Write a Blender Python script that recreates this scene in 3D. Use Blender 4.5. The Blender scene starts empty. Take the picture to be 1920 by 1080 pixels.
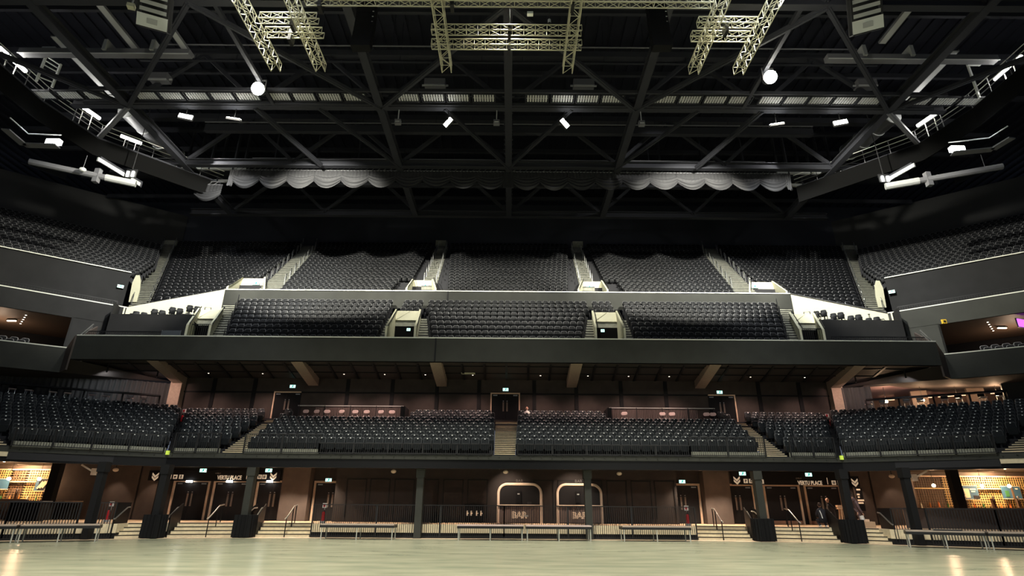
import bpy, bmesh, math, random
import numpy as np
from mathutils import Vector, Matrix
random.seed(7)
C = bpy.context.scene.collection
SC = bpy.context.scene
pi = math.pi
rad = math.radians

# ------------------------------------------------------------------ camera
CAM = Vector((0.35, 0.0, 1.65)); PITCH = rad(21.3); ROLL = rad(0.42); FPX = 1054.0
_f = Vector((0, math.cos(PITCH), math.sin(PITCH))); _u = Vector((0, -math.sin(PITCH), math.cos(PITCH))); _r = Vector((1, 0, 0))
_cx = _r * math.cos(ROLL) + _u * math.sin(ROLL); _cy = -_r * math.sin(ROLL) + _u * math.cos(ROLL)
camd = bpy.data.cameras.new('camera'); cam = bpy.data.objects.new('camera', camd); C.objects.link(cam)
camd.sensor_width = 36.0; camd.lens = FPX / 1920 * 36.0; camd.clip_end = 300
cam.matrix_world = Matrix(((_cx.x, _cy.x, -_f.x, CAM.x), (_cx.y, _cy.y, -_f.y, CAM.y), (_cx.z, _cy.z, -_f.z, CAM.z), (0, 0, 0, 1)))
SC.camera = cam

# ------------------------------------------------------------------ world, exposure
SC.view_settings.view_transform = 'Standard'; SC.view_settings.look = 'None'
SC.view_settings.gamma = 1.0; SC.view_settings.use_curve_mapping = False
SC.view_settings.exposure = 0.0
W = bpy.data.worlds.new('hall_ambient'); SC.world = W; W.use_nodes = True
W.node_tree.nodes['Background'].inputs[0].default_value = (0.66, 0.76, 1.0, 1)
W.node_tree.nodes['Background'].inputs[1].default_value = 0.17
SC.cycles.use_denoising = True
SC.cycles.max_bounces = 5; SC.cycles.diffuse_bounces = 3; SC.cycles.glossy_bounces = 3; SC.cycles.transparent_max_bounces = 6
SC.cycles.sample_clamp_indirect = 4.0

def light(name, kind, loc, energy, col=(1, 1, 1), target=None, size=0.5, spot=60, blend=0.4, sy=None):
    d = bpy.data.lights.new(name, kind); d.energy = energy; d.color = col
    if kind == 'AREA':
        d.size = size
        if sy: d.shape = 'RECTANGLE'; d.size_y = sy
    elif kind == 'SPOT':
        d.spot_size = rad(spot); d.spot_blend = blend; d.shadow_soft_size = size
    else: d.shadow_soft_size = size
    o = bpy.data.objects.new(name, d); C.objects.link(o); o.location = loc
    if target is not None:
        o.rotation_euler = (Vector(target) - Vector(loc)).to_track_quat('-Z', 'Y').to_euler()
    return o

WHITE = (1.0, 0.97, 0.84); COOL = (0.92, 0.97, 1.0); WARM = (1.0, 0.62, 0.36); PINK = (1.0, 0.68, 0.58); FLOORW = (1.0, 0.97, 0.84)
# rows of house floods over the hall floor (they hang from the roof trusses in front of and above the camera)
for i, (lx, ly) in enumerate([(-14, 2), (0, 2), (14, 2), (-15, 13), (0, 13), (15, 13), (-12, 22), (0, 23), (12, 22)]):
    light('house_flood_light', 'SPOT', (lx, ly, 27.0), 18300 if ly < 20 else 21500, FLOORW, (lx * 1.0, ly + 2, 0), 0.5, 84, 0.9)
# the two bright floods and the panel floods on the roof steel, aimed at the stands
for s in (-1, 1):
    light('stand_flood_light', 'SPOT', (s * 16.6, 29.3, 26.5), 37000, WHITE, (s * 14.0, 52, 18.5), 0.3, 64, 0.45)
    light('stand_flood_light', 'SPOT', (s * 16.6, 29.2, 26.5), 25000, WHITE, (s * 33, 45, 19.0), 0.3, 64, 0.45)
    light('panel_flood_light', 'SPOT', (s * 3.4, 33.0, 26.2), 8500, WHITE, (s * 2.5, 48, 14.0), 0.3, 84, 0.5)
    light('panel_flood_light', 'SPOT', (s * 20.3, 33.0, 26.3), 5500, COOL, (s * 25, 47, 16.0), 0.3, 92, 0.5)
    light('cage_fill_light', 'SPOT', (s * 12.65, 19.0, 23.4), 1500, WHITE, tuple((s * 16.2, 23.6, 26.6)), 0.1, 40, 0.6)  # added spot that brightens the equipment cage; no fixture stands there
    light('wing_flood_light', 'SPOT', (s * 7.0, 14.0, 27.0), 9500, COOL, (s * 27, 36, 7), 0.5, 50, 0.8)
    light('stage_flood_light', 'SPOT', (s * 9.0, -11.0, 14.0), 13000, (1, .96, .84), (s * 13, 34, 0.2), 0.6, 32, 1.0)
    light('front_flood_light', 'SPOT', (s * 7.0, 6.0, 27.0), 3500, COOL, (s * 9, 36, 8), 0.5, 56, 0.9)
# ------------------------------------------------------------------ helpers
def ray(px, py):
    x = (px - 960) / FPX; y = -(py - 540) / FPX
    return _cx * x + _cy * y + _f
def PZ(px, py, z): d = ray(px, py); return CAM + d * ((z - CAM.z) / d.z)
def PY(px, py, y): d = ray(px, py); return CAM + d * ((y - CAM.y) / d.y)
def depth_of(p): return (Vector(p) - CAM).dot(_f)
def project(p):
    v = Vector(p) - CAM; zc = v.dot(_f)
    return (960 + FPX * v.dot(_cx) / zc, 540 - FPX * v.dot(_cy) / zc, zc)

_ONES = 'zeroth first second third fourth fifth sixth seventh eighth ninth tenth eleventh twelfth thirteenth fourteenth fifteenth sixteenth seventeenth eighteenth nineteenth'.split()
_TENS = {2: 'twent', 3: 'thirt', 4: 'fort', 5: 'fift', 6: 'sixt', 7: 'sevent', 8: 'eight', 9: 'ninet'}
def nth(n):
    if n < 20: return _ONES[n]
    t, o = divmod(n, 10)
    return _TENS[t] + 'ieth' if o == 0 else _TENS[t] + 'y-' + _ONES[o]

class MB:
    def __init__(s): s.v = []; s.f = []; s.m = []; s.cur = 0
    def mat(s, i): s.cur = i; return s
    def add(s, vs, fs):
        n = len(s.v); s.v += [tuple(p) for p in vs]
        for f in fs: s.f.append(tuple(n + i for i in f)); s.m.append(s.cur)
        return s
    def poly(s, *ps): return s.add(ps, [tuple(range(len(ps)))])
    def hexa(s, b, t):   # bottom quad, top quad
        n = len(b)
        return s.add(list(b) + list(t), [tuple(reversed(range(n))), tuple(range(n, 2 * n))] + [(i, (i + 1) % n, n + (i + 1) % n, n + i) for i in range(n)])
    def box(s, c, d, rz=0.0):
        x, y, z = d[0] / 2, d[1] / 2, d[2] / 2; cs, sn = math.cos(rz), math.sin(rz)
        P = lambda a, b, e: (c[0] + a * cs - b * sn, c[1] + a * sn + b * cs, c[2] + e)
        return s.hexa([P(-x, -y, -z), P(x, -y, -z), P(x, y, -z), P(-x, y, -z)], [P(-x, -y, z), P(x, -y, z), P(x, y, z), P(-x, y, z)])
    def bx(s, x0, x1, y0, y1, z0, z1): return s.box(((x0 + x1) / 2, (y0 + y1) / 2, (z0 + z1) / 2), (abs(x1 - x0), abs(y1 - y0), abs(z1 - z0)))
    def bar(s, p, q, w, h=None, up=(0, 0, 1)):
        p = Vector(p); q = Vector(q); h = h or w; d = (q - p).normalized(); up = Vector(up)
        if abs(d.dot(up)) > 0.98: up = Vector((0, 1, 0))
        a = d.cross(up).normalized() * (w / 2); b = a.cross(d).normalized() * (h / 2)
        return s.hexa([p - a - b, p + a - b, p + a + b, p - a + b], [q - a - b, q + a - b, q + a + b, q - a + b])
    def tube(s, p, q, r, n=6, r2=None):
        p = Vector(p); q = Vector(q); r2 = r if r2 is None else r2; d = (q - p).normalized(); up = Vector((0, 0, 1)) if abs(d.z) < 0.95 else Vector((0, 1, 0))
        a = d.cross(up).normalized(); b = a.cross(d)
        R = lambda o, rr: [o + (a * math.cos(2 * pi * i / n) + b * math.sin(2 * pi * i / n)) * rr for i in range(n)]
        return s.hexa(R(p, r), R(q, r2))
    def path(s, ps, r, n=6):
        for a, b in zip(ps, ps[1:]): s.tube(a, b, r, n)
        return s
    def pipe(s, ps, r, n=6, upv=None):   # one continuous swept tube
        ps = [Vector(p) for p in ps]; rings = []
        for i, p in enumerate(ps):
            d = (ps[min(i + 1, len(ps) - 1)] - ps[max(i - 1, 0)]).normalized(); up = Vector(upv) if upv else Vector((0, 0, 1)) if abs(d.z) < 0.9 else Vector((0.3, 1, 0)).normalized()
            a = d.cross(up).normalized(); b = a.cross(d)
            rings.append([p + (a * math.cos(2 * pi * k / n) + b * math.sin(2 * pi * k / n)) * r for k in range(n)])
        vs = [v for R in rings for v in R]; fs = [tuple(range(n)), tuple(range(len(vs) - n, len(vs)))]
        for i in range(len(ps) - 1):
            for k in range(n): fs.append((i * n + k, i * n + (k + 1) % n, (i + 1) * n + (k + 1) % n, (i + 1) * n + k))
        return s.add(vs, fs)
    def wall(s, p, q, z0, z1, t=0.15):   # upright slab between two plan points (z1 may be a pair)
        za, zb = z1 if isinstance(z1, tuple) else (z1, z1); ya, yb = z0 if isinstance(z0, tuple) else (z0, z0)
        d = Vector((q[0] - p[0], q[1] - p[1], 0)).normalized(); n = Vector((-d.y, d.x, 0)) * t
        a = Vector((p[0], p[1], 0)); b = Vector((q[0], q[1], 0)); Z = lambda v, z: (v.x, v.y, z)
        return s.hexa([Z(a, ya), Z(b, yb), Z(b + n, yb), Z(a + n, ya)], [Z(a, za), Z(b, zb), Z(b + n, zb), Z(a + n, za)])
    def prism(s, pts, z0, z1): return s.hexa([(p[0], p[1], z0) for p in pts], [(p[0], p[1], z1) for p in pts])
    def ball(s, c, r, n=10, m=6, sc=(1, 1, 1)):
        vs = [(c[0], c[1], c[2] - r * sc[2])]
        for j in range(1, m):
            t = -pi / 2 + pi * j / m
            vs += [(c[0] + r * sc[0] * math.cos(t) * math.cos(2 * pi * i / n), c[1] + r * sc[1] * math.cos(t) * math.sin(2 * pi * i / n), c[2] + r * sc[2] * math.sin(t)) for i in range(n)]
        vs.append((c[0], c[1], c[2] + r * sc[2])); fs = [(0, 1 + (i + 1) % n, 1 + i) for i in range(n)]
        for j in range(m - 2):
            for i in range(n): a = 1 + j * n; fs.append((a + i, a + (i + 1) % n, a + n + (i + 1) % n, a + n + i))
        e = len(vs) - 1; a = 1 + (m - 2) * n
        return s.add(vs, fs + [(a + i, a + (i + 1) % n, e) for i in range(n)])
    def slab(s, w, h, t, r, c, tilt=0.0, bev=0.012, n=3, cap=None):   # rounded upright panel, facing -y, leaning back by tilt
        out = []
        for cx_, cz_, a0 in ((w / 2 - r, h / 2 - r, 0), (-w / 2 + r, h / 2 - r, pi / 2), (-w / 2 + r, -h / 2 + r, pi), (w / 2 - r, -h / 2 + r, 1.5 * pi)):
            out += [(cx_ + r * math.cos(a0 + pi / 2 * i / n), cz_ + r * math.sin(a0 + pi / 2 * i / n)) for i in range(n + 1)]
        N = len(out); cs, sn = math.cos(tilt), math.sin(tilt); vs = []
        for y, k in ((t / 2, 1), (-t / 2 + bev, 1), (-t / 2, 1 - 2 * bev / min(w, h) * 1.4)):
            vs += [(c[0] + x * k, c[1] + y * cs + z * k * sn, c[2] + z * k * cs - y * sn) for x, z in out]
        fs = [tuple(range(N)), tuple(reversed(range(2 * N, 3 * N)))]
        for b in (0, N):
            fs += [(b + i, b + N + i, b + N + (i + 1) % N, b + (i + 1) % N) for i in range(N)]
        s.add(vs, fs)
        if cap is not None: s.m[-len(fs) + 1] = cap
        return s
    def mesh(s, name, mats, smooth=False):
        me = bpy.data.meshes.new(name); me.from_pydata(s.v, [], s.f)
        mats = mats if isinstance(mats, (list, tuple)) else [mats]
        for m in mats: me.materials.append(m)
        if len(mats) > 1: me.polygons.foreach_set('material_index', s.m)
        if smooth: me.polygons.foreach_set('use_smooth', [True] * len(me.polygons))
        me.update(); return me
    def build(s, name, mats, parent=None, smooth=False):
        o = bpy.data.objects.new(name, s.mesh(name, mats, smooth)); C.objects.link(o)
        if parent is not None: o.parent = parent
        return o

def tag(o, label, cat, group=None, kind=None):
    if label: o['label'] = label
    if cat: o['category'] = cat
    if group: o['group'] = group
    if kind: o['kind'] = kind
    return o
def thing(name, label, cat, loc=(0, 0, 0), rz=0.0, group=None, kind=None):
    o = bpy.data.objects.new(name, None); C.objects.link(o); o.location = loc; o.rotation_euler = (0, 0, rz); o.empty_display_size = 0.1
    return tag(o, label, cat, group, kind)
def struct(mb, name, mat, label, cat='building', smooth=False):
    return tag(mb.build(name, mat, None, smooth), label, cat, None, 'structure')
def dup(root, loc=None, rz=None, label=None, group=None):
    r = root.copy(); C.objects.link(r)
    if loc is not None: r.location = loc
    if rz is not None: r.rotation_euler = (0, 0, rz)
    if label: r['label'] = label
    if group: r['group'] = group
    for ch in list(root.children):
        c = ch.copy(); C.objects.link(c); c.parent = r
        for g in list(ch.children):
            d = g.copy(); C.objects.link(d); d.parent = c
    return r
def text(name, body, size, loc, mat, parent, ext=0.01, width=None, offset=0.0, rz=0.0, align='CENTER'):
    cu = bpy.data.curves.new(name, 'FONT'); cu.body = body; cu.size = size; cu.extrude = ext; cu.align_x = align; cu.offset = offset; cu.resolution_u = 2
    t = bpy.data.objects.new(name + '_src', cu); C.objects.link(t)
    bpy.context.view_layer.update()
    me = bpy.data.meshes.new_from_object(t.evaluated_get(bpy.context.evaluated_depsgraph_get())); bpy.data.objects.remove(t)
    me.materials.clear(); me.materials.append(mat)
    xs = [v.co.x for v in me.vertices]; w0 = max(xs) - min(xs); k = (width / w0) if width else 1.0
    for v in me.vertices: v.co = (v.co.x * k, -v.co.z, v.co.y)
    o = bpy.data.objects.new(name, me); C.objects.link(o); o.location = loc; o.rotation_euler = (0, 0, rz)
    if parent is not None: o.parent = parent
    return o

# ------------------------------------------------------------------ materials
MATS = {}
def mat(name, col, rough=0.6, metal=0.0, noise=0.0, nscale=8.0, emit=0.0, ecol=None, spec=0.5, stretch=(1, 1, 1), col2=None, bump=0.0, coat=0.0):
    if spec == 0.5 and sum(col) < .2 and rough >= .5 and not metal: spec = .12
    m = bpy.data.materials.new(name); m.use_nodes = True; nt = m.node_tree; b = nt.nodes['Principled BSDF']
    b.inputs['Roughness'].default_value = rough; b.inputs['Metallic'].default_value = metal; b.inputs['Specular IOR Level'].default_value = spec
    b.inputs['Base Color'].default_value = (*col, 1); b.inputs['Coat Weight'].default_value = coat
    if noise or col2 or bump:
        tc = nt.nodes.new('ShaderNodeTexCoord'); mp = nt.nodes.new('ShaderNodeMapping'); mp.inputs['Scale'].default_value = stretch
        nz = nt.nodes.new('ShaderNodeTexNoise'); nz.inputs['Scale'].default_value = nscale; nz.inputs['Detail'].default_value = 5
        nt.links.new(tc.outputs['Object'], mp.inputs['Vector']); nt.links.new(mp.outputs['Vector'], nz.inputs['Vector'])
        rp = nt.nodes.new('ShaderNodeValToRGB'); rp.color_ramp.elements[0].position = 0.3; rp.color_ramp.elements[1].position = 0.7
        c2 = col2 or tuple(c * (1 + noise) for c in col); c1 = col if col2 else tuple(c * (1 - noise) for c in col)
        rp.color_ramp.elements[0].color = (*c1, 1); rp.color_ramp.elements[1].color = (*c2, 1)
        nt.links.new(nz.outputs['Fac'], rp.inputs['Fac']); nt.links.new(rp.outputs['Color'], b.inputs['Base Color'])
        if bump:
            bp = nt.nodes.new('ShaderNodeBump'); bp.inputs['Strength'].default_value = bump; bp.inputs['Distance'].default_value = 0.05
            nt.links.new(nz.outputs['Fac'], bp.inputs['Height']); nt.links.new(bp.outputs['Normal'], b.inputs['Normal'])
    if emit:
        b.inputs['Emission Color'].default_value = (*(ecol or col), 1); b.inputs['Emission Strength'].default_value = emit
    MATS[name] = m; return m
mat('floor_concrete', (0.27, 0.285, 0.20), 0.24, 0, 0, 1.3, stretch=(0.35, 1.0, 1), col2=(0.43, 0.425, 0.30), spec=0.5)
mat('timber_edge', (0.55, 0.42, 0.29), 0.5, noise=0.12, nscale=5)
mat('step_tan', (0.74, 0.63, 0.43), 0.55, noise=0.1, nscale=6)
mat('lino_tan', (0.50, 0.36, 0.24), 0.4, noise=0.08)
mat('black_paint', (0.016, 0.016, 0.017), 0.55)
mat('black_satin', (0.010, 0.010, 0.011), 0.4, spec=0.12)
mat('black_drape', (0.065, 0.065, 0.066), 0.85)
mat('swag_velvet', (0.023, 0.023, 0.025), 0.65, spec=0.3)
mat('back_wall', (0.034, 0.036, 0.046), 0.8, noise=0.2, nscale=0.2)
mat('box_ceiling', (0.13, 0.088, 0.062), 0.6)
mat('glass_panel', (0.10, 0.11, 0.12), 0.1)
mat('dark_wall', (0.036, 0.031, 0.030), 0.75, noise=0.12, nscale=1.2)
mat('brown_wall', (0.075, 0.061, 0.055), 0.75, noise=0.12, nscale=1.5)
mat('fascia_grey', (0.046, 0.047, 0.042), 0.7, noise=0.10, nscale=1.0)
mat('upper_wall', (0.040, 0.040, 0.040), 0.8, noise=0.25, nscale=0.15)
mat('soffit', (0.070, 0.060, 0.056), 0.75)
mat('beam_brown', (0.46, 0.35, 0.27), 0.7, noise=0.1)
mat('cream', (0.66, 0.64, 0.47), 0.6, noise=0.04, nscale=2)
mat('cap_white', (0.80, 0.80, 0.70), 0.45)
mat('tread_dark', (0.030, 0.030, 0.033), 0.7)
mat('stair_tread', (0.25, 0.25, 0.20), 0.6, noise=0.2, nscale=4)
mat('nosing', (0.02, 0.02, 0.02), 0.6)
mat('seat_rim_sheen', (0.18, 0.18, 0.185), 0.25, spec=0.6)  # pale tone paints the rim highlights onto the black seats
mat('seat_matt', (0.007, 0.0075, 0.0085), 0.5, spec=0.15)
mat('seat_matt_grey', (0.013, 0.0155, 0.0175), 0.6, spec=0.15)
mat('wrap_black', (0.010, 0.010, 0.011), 0.85)
mat('wall_black', (0.022, 0.022, 0.0225), 0.7, noise=0.12, nscale=1.0)
mat('seat_rim_sheen_grey', (0.065, 0.070, 0.074), 0.5, spec=0.3)  # lighter rim tone paints highlights onto the edges of the grey seats
mat('plate_white', (0.85, 0.85, 0.82), 0.35)
mat('frame_black', (0.02, 0.02, 0.021), 0.45, spec=0.25)
mat('steel', (0.55, 0.55, 0.53), 0.35, metal=0.9)
mat('pale_steel', (0.60, 0.60, 0.55), 0.45, metal=0.3)
mat('truss_alu', (0.56, 0.54, 0.40), 0.45, metal=0.2)
mat('roof_steel', (0.034, 0.035, 0.042), 0.6)
mat('roof_deck', (0.016, 0.017, 0.024), 0.7)
mat('lit_deck_tone', (0.50, 0.50, 0.50), 0.5)  # pale tone for roof decking shown as lit
mat('mask_black', (0.006, 0.006, 0.006), 0.95, spec=0.0)
mat('pipe_grey', (0.14, 0.14, 0.15), 0.5)
mat('pale_grey', (0.42, 0.43, 0.43), 0.5)
mat('unit_white', (0.72, 0.74, 0.72), 0.5)
mat('wood_frame', (0.85, 0.60, 0.42), 0.5, noise=0.08, nscale=4)
mat('arch_cream', (0.92, 0.72, 0.56), 0.5)
mat('door_black', (0.014, 0.013, 0.014), 0.45, spec=0.15)
mat('brass_bar', (0.20, 0.155, 0.125), 0.45)
mat('kick_wood', (0.50, 0.25, 0.15), 0.5)
mat('sign_black', (0.008, 0.008, 0.009), 0.6)
mat('sign_cream', (0.85, 0.66, 0.46), 0.5, emit=0.35, ecol=(0.95, 0.72, 0.5))
mat('sign_grey', (0.4, 0.34, 0.3), 0.6)
mat('text_dim', (0.12, 0.11, 0.11), 0.6)
mat('exit_face', (0.6, 0.95, 0.85), 0.4, emit=1.6, ecol=(0.55, 1.0, 0.9))
mat('exit_green', (0.0, 0.35, 0.22), 0.4, emit=0.5, ecol=(0.0, 0.6, 0.45))
mat('lamp_white', (1, 1, 1), 0.4, emit=14, ecol=(1.0, 1.0, 0.94))
mat('lamp_hot', (1, 1, 1), 0.4, emit=120, ecol=(1.0, 0.97, 0.82))
mat('tube_white', (1, 1, 1), 0.4, emit=9, ecol=(1.0, 0.98, 0.9))
mat('bulb_warm', (1, 0.9, 0.7), 0.4, emit=25, ecol=(1.0, 0.78, 0.45))
mat('downlight_face', (1, 0.9, 0.8), 0.4, emit=5, ecol=(1.0, 0.8, 0.6))
mat('strip_warm', (1, 0.6, 0.4), 0.4, emit=3.0, ecol=(1.0, 0.5, 0.28))
mat('purple_screen', (0.4, 0.1, 0.7), 0.4, emit=2.0, ecol=(0.55, 0.12, 0.9))
mat('lattice_brown', (0.14, 0.085, 0.05), 0.6)
mat('lattice_gold', (0.62, 0.42, 0.17), 0.45)  # gold tone paints the backlit stretches of the brown lattice
mat('shelf_gold', (0.75, 0.55, 0.25), 0.5)
mat('poster_blue', (0.04, 0.11, 0.19), 0.6)
mat('poster_dark', (0.03, 0.03, 0.035), 0.6)
mat('poster_cream', (0.75, 0.56, 0.38), 0.6)
mat('lounge_ceiling', (0.16, 0.10, 0.11), 0.6)
mat('lounge_brown', (0.10, 0.07, 0.055), 0.7)
mat('red', (0.50, 0.012, 0.02), 0.4)
mat('yellow', (0.85, 0.55, 0.05), 0.5)
mat('yellow_green', (0.65, 0.85, 0.10), 0.5, emit=0.3)
mat('brown_slat', (0.13, 0.095, 0.085), 0.6)
mat('chair_pale', (0.60, 0.47, 0.44), 0.5)
mat('table_top', (0.42, 0.34, 0.28), 0.5)
mat('skin', (0.55, 0.30, 0.21), 0.55)
mat('hair_dark', (0.05, 0.03, 0.025), 0.8)
mat('cloth_black', (0.025, 0.024, 0.030), 0.8)
mat('cloth_plum', (0.13, 0.08, 0.085), 0.85)
mat('cloth_white', (0.8, 0.78, 0.76), 0.7)
mat('cloth_grey', (0.28, 0.27, 0.28), 0.8)
mat('wood_pale', (0.62, 0.36, 0.20), 0.5)
mat('cardboard', (0.50, 0.34, 0.22), 0.7)
mat('bottle_green', (0.05, 0.16, 0.06), 0.2)
mat('bottle_amber', (0.35, 0.13, 0.03), 0.2)
mat('bottle_clear', (0.65, 0.6, 0.5), 0.15)
mat('orange', (0.75, 0.2, 0.05), 0.5)
M = MATS
# ================================================================== THE SETTING
b = MB(); b.poly((-46, -25, 0), (46, -25, 0), (46, 46, 0), (-46, 46, 0)); struct(b, 'floor', M['floor_concrete'], 'pale polished concrete hall floor', 'floor')

# concourse platform behind the balustrades (0.72 m up), recessed where the steps are
PH = 0.72
def frontline(x):    # Y of the platform edge at X (symmetrical)
    ax = abs(x); pts = [(0, 34.3), (11, 34.3), (15.2, 33.8), (18.3, 32.75), (20.3, 31.0), (23.8, 29.2), (40, 20.8)]
    for (a, ya), (c, yc) in zip(pts, pts[1:]):
        if a <= ax <= c: return ya + (yc - ya) * (ax - a) / (c - a)
    return 20.8
ST0, ST1 = 10.85, 19.85   # the stretch of steps on either side (|X|)
edge = []
for s in (-1, 1):
    xs = [40, 30, 23.8, 20.3, ST1]
    seg = [(s * x, frontline(x)) for x in xs] + [(s * ST1, frontline(ST1) + 1.25), (s * 18.3, frontline(18.3) + 1.2), (s * 15.2, frontline(15.2) + 1.2), (s * ST0, frontline(ST0) + 1.2), (s * ST0, frontline(ST0))]
    edge += seg if s < 0 else list(reversed(seg))
pts = edge + [(40, 48), (-40, 48)]
b = MB()
for p, q in zip(edge, edge[1:]):
    if abs(p[0] - q[0]) > 1e-6: b.poly((p[0], p[1], PH), (q[0], q[1], PH), (q[0], 48, PH), (p[0], 48, PH))
struct(b, 'floor_concourse', M['lino_tan'], 'raised tan concourse floor behind the balustrades', 'floor')
b = MB()
for p, q in zip(edge, edge[1:]): b.mat(0).poly((p[0], p[1] + .04, 0), (q[0], q[1] + .04, 0), (q[0], q[1] + .04, .30), (p[0], p[1] + .04, .30)); b.mat(1).poly((p[0], p[1], .28), (q[0], q[1], .28), (q[0], q[1], PH), (p[0], p[1], PH))
struct(b, 'baseboard_concourse', [M['black_paint'], M['step_tan']], 'tan and black riser of the raised concourse floor', 'wall')  # black lower band stands for the shadow gap under the tan panel
b = MB(); xs = [-40, -30, -23.8, -20.3, -18.3, -15.2, -11, 0, 11, 15.2, 18.3, 20.3, 23.8, 30, 40]
for x0, x1 in zip(xs, xs[1:]):
    b.hexa([(x0, frontline(x0) - 0.85, 0.001), (x1, frontline(x1) - 0.85, 0.001), (x1, frontline(x1) + 1.4, 0.001), (x0, frontline(x0) + 1.4, 0.001)], [(x0, frontline(x0) - 0.85, 0.012), (x1, frontline(x1) - 0.85, 0.012), (x1, frontline(x1) + 1.4, 0.012), (x0, frontline(x0) + 1.4, 0.012)])
struct(b, 'trim_1', M['timber_edge'], 'pale timber strip along the edge of the hall floor', 'trim')

# concourse back wall, soffit above it, and the dark recessed panels
b = MB(); b.wall((-30.0, 40), (27.2, 40), 0, 4.4, 0.2); struct(b, 'wall_concourse', M['dark_wall'], 'dark back wall of the concourse under the seating', 'wall')
for s, nm in ((-1, 'left'), (1, 'right')):
    b = MB(); b.bx(s * 24.6, s * (30.0 if s < 0 else 27.2), 39.88, 39.97, PH, 4.2); b.bx(s * 23.3, s * 24.5, 39.93, 39.97, PH, 4.2)
    struct(b, 'wall_concourse_' + nm, M['brown_wall'], 'brown lit concourse wall panels beside the ' + nm + ' bar', 'wall')
b = MB(); b.poly((-46, 26, 4.25), (46, 26, 4.25), (46, 46, 4.25), (-46, 46, 4.25))
# cut to the wing line: simple overhang polygon under the lower tier
b = MB(); WL = [(-40, 22.6), (-25.4, 30.2), (-19.2, 33.35), (19.2, 33.35), (25.4, 30.2), (40, 22.6)]
b.poly(*[(x, y + 0.05, 4.2) for x, y in WL], (46, 46, 4.2), (-46, 46, 4.2))
struct(b, 'ceiling_concourse', M['soffit'], 'dark soffit over the concourse', 'ceiling')
# beam under the lower tier front
b = MB()
for p, q in zip(WL, WL[1:]):
    b.wall(p, q, 3.66, 4.14, 0.3)
struct(b, 'beam_lower_tier', M['black_satin'], 'deep black edge beam under the lower tier', 'beam')
b = MB()
for p, q in zip(WL, WL[1:]):
    d = (Vector((q[0] - p[0], q[1] - p[1], 0))); n = Vector((d.y, -d.x, 0)).normalized() * 0.06
    b.wall((p[0] + n.x, p[1] + n.y), (q[0] + n.x, q[1] + n.y), 4.14, 4.40, 0.3)
    L = d.length; k = int(L / 0.6); d.normalize()
    for i in range(k):
        c = Vector((p[0], p[1], 0)) + d * (i + 0.5) * 0.6 + n * 1.4
        b.box((c.x, c.y, 4.27 + 0.04 * (i % 2)), (0.05, 0.04, 0.05)) 
struct(b, 'trim_2', M['fascia_grey'], 'grey steel edge channel with bolts along the lower tier', 'trim')

# ---------------------------------------------------------------- seating terraces
def lerp_at(tab, k):
    if k <= tab[0][0]: return tab[0][1]
    for (a, ya), (c, yc) in zip(tab, tab[1:]):
        if k <= c: return ya + (yc - ya) * (k - a) / (c - a)
    return tab[-1][1]
class Block:
    def __init__(s, key, where, O, ang, depth, rise, z0, k0, k1, L, R, typ, pitch=0.5, seatrows=None):
        s.__dict__.update(locals()); s.c, s.sn = math.cos(rad(ang)), math.sin(rad(ang)); s.rz = rad(ang)
    def W(s, u, v, z): return (s.O[0] + u * s.c - v * s.sn, s.O[1] + u * s.sn + v * s.c, z)
    def Lk(s, k): return lerp_at(s.L, k)
    def Rk(s, k): return lerp_at(s.R, k)
    def z(s, k): return s.z0 + s.rise * k
def terrace(blk, name, label, m='tread_dark', div=1, nosing=False):
    b = MB(); n = (blk.k1 - blk.k0) * div
    for i in range(n):
        k = blk.k0 + i / div; ke = k + 1 / div; l0, r0, l1, r1 = blk.Lk(k), blk.Rk(k), blk.Lk(ke), blk.Rk(ke); z = blk.z(k); zb = z - blk.rise / div - (0.4 if i == 0 else 0)
        v0, v1 = k * blk.depth, ke * blk.depth
        b.mat(0); b.poly(blk.W(l0, v0, zb), blk.W(r0, v0, zb), blk.W(r0, v0, z), blk.W(l0, v0, z)); b.poly(blk.W(l0, v0, z), blk.W(r0, v0, z), blk.W(r1, v1, z), blk.W(l1, v1, z))
        if nosing:
            b.mat(1); b.hexa([blk.W(l0, v0 - .012, z - .05), blk.W(r0, v0 - .012, z - .05), blk.W(r0, v0 + .04, z - .05), blk.W(l0, v0 + .04, z - .05)], [blk.W(l0, v0 - .012, z + .006), blk.W(r0, v0 - .012, z + .006), blk.W(r0, v0 + .04, z + .006), blk.W(l0, v0 + .04, z + .006)])
    return struct(b, name, [M[m], M['nosing']] if nosing else M[m], label, 'stairs' if nosing else 'terrace')
BL = []
def block(*a, **k): q = Block(*a, **k); BL.append(q); return q
def mir(tab): return [(k, -u) for k, u in tab]
side = {-1: 'left', 1: 'right'}

# --- lower tier (retractable bleachers): 11 rows
LD, LR, LZ, LY = 0.8, 0.29, 4.45, 33.45
for s in (-1, 1):
    w = side[s]
    Lc, Rc = [(0, -14.9), (11, -16.45)], [(0, -0.62), (11, -0.85)]
    Ls, Rs = [(0, -18.95), (11, -23.9)], [(0, -16.3), (11, -17.65)]
    sw = lambda L, R: (L, R) if s < 0 else (mir(R), mir(L))
    L, R = sw(Lc, Rc); block('lc' + w, 'lower tier, %s of the central stairs' % w, (0, LY), 0, LD, LR, LZ, 0, 11, L, R, 'fab', 0.56)
    L, R = sw(Ls, Rs); block('ls' + w, 'small %s block of the lower tier' % w, (0, LY), 0, LD, LR, LZ, 0, 11, L, R, 'fab', 0.56)
    Lw, Rw = [(0, -6.95), (12, -13.2)], [(0, 0.0), (12, 0.0)]
    L, R = sw(Lw, Rw); block('lw' + w, '%s wing of the lower tier' % w, (s * 19.35, 33.3), -s * 27.5, LD, LR, LZ, 0, 12, L, R, 'fab', 0.56)
for q in BL: terrace(q, 'floor_lower_tier', 'dark stepped floor of the ' + q.where)
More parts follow.
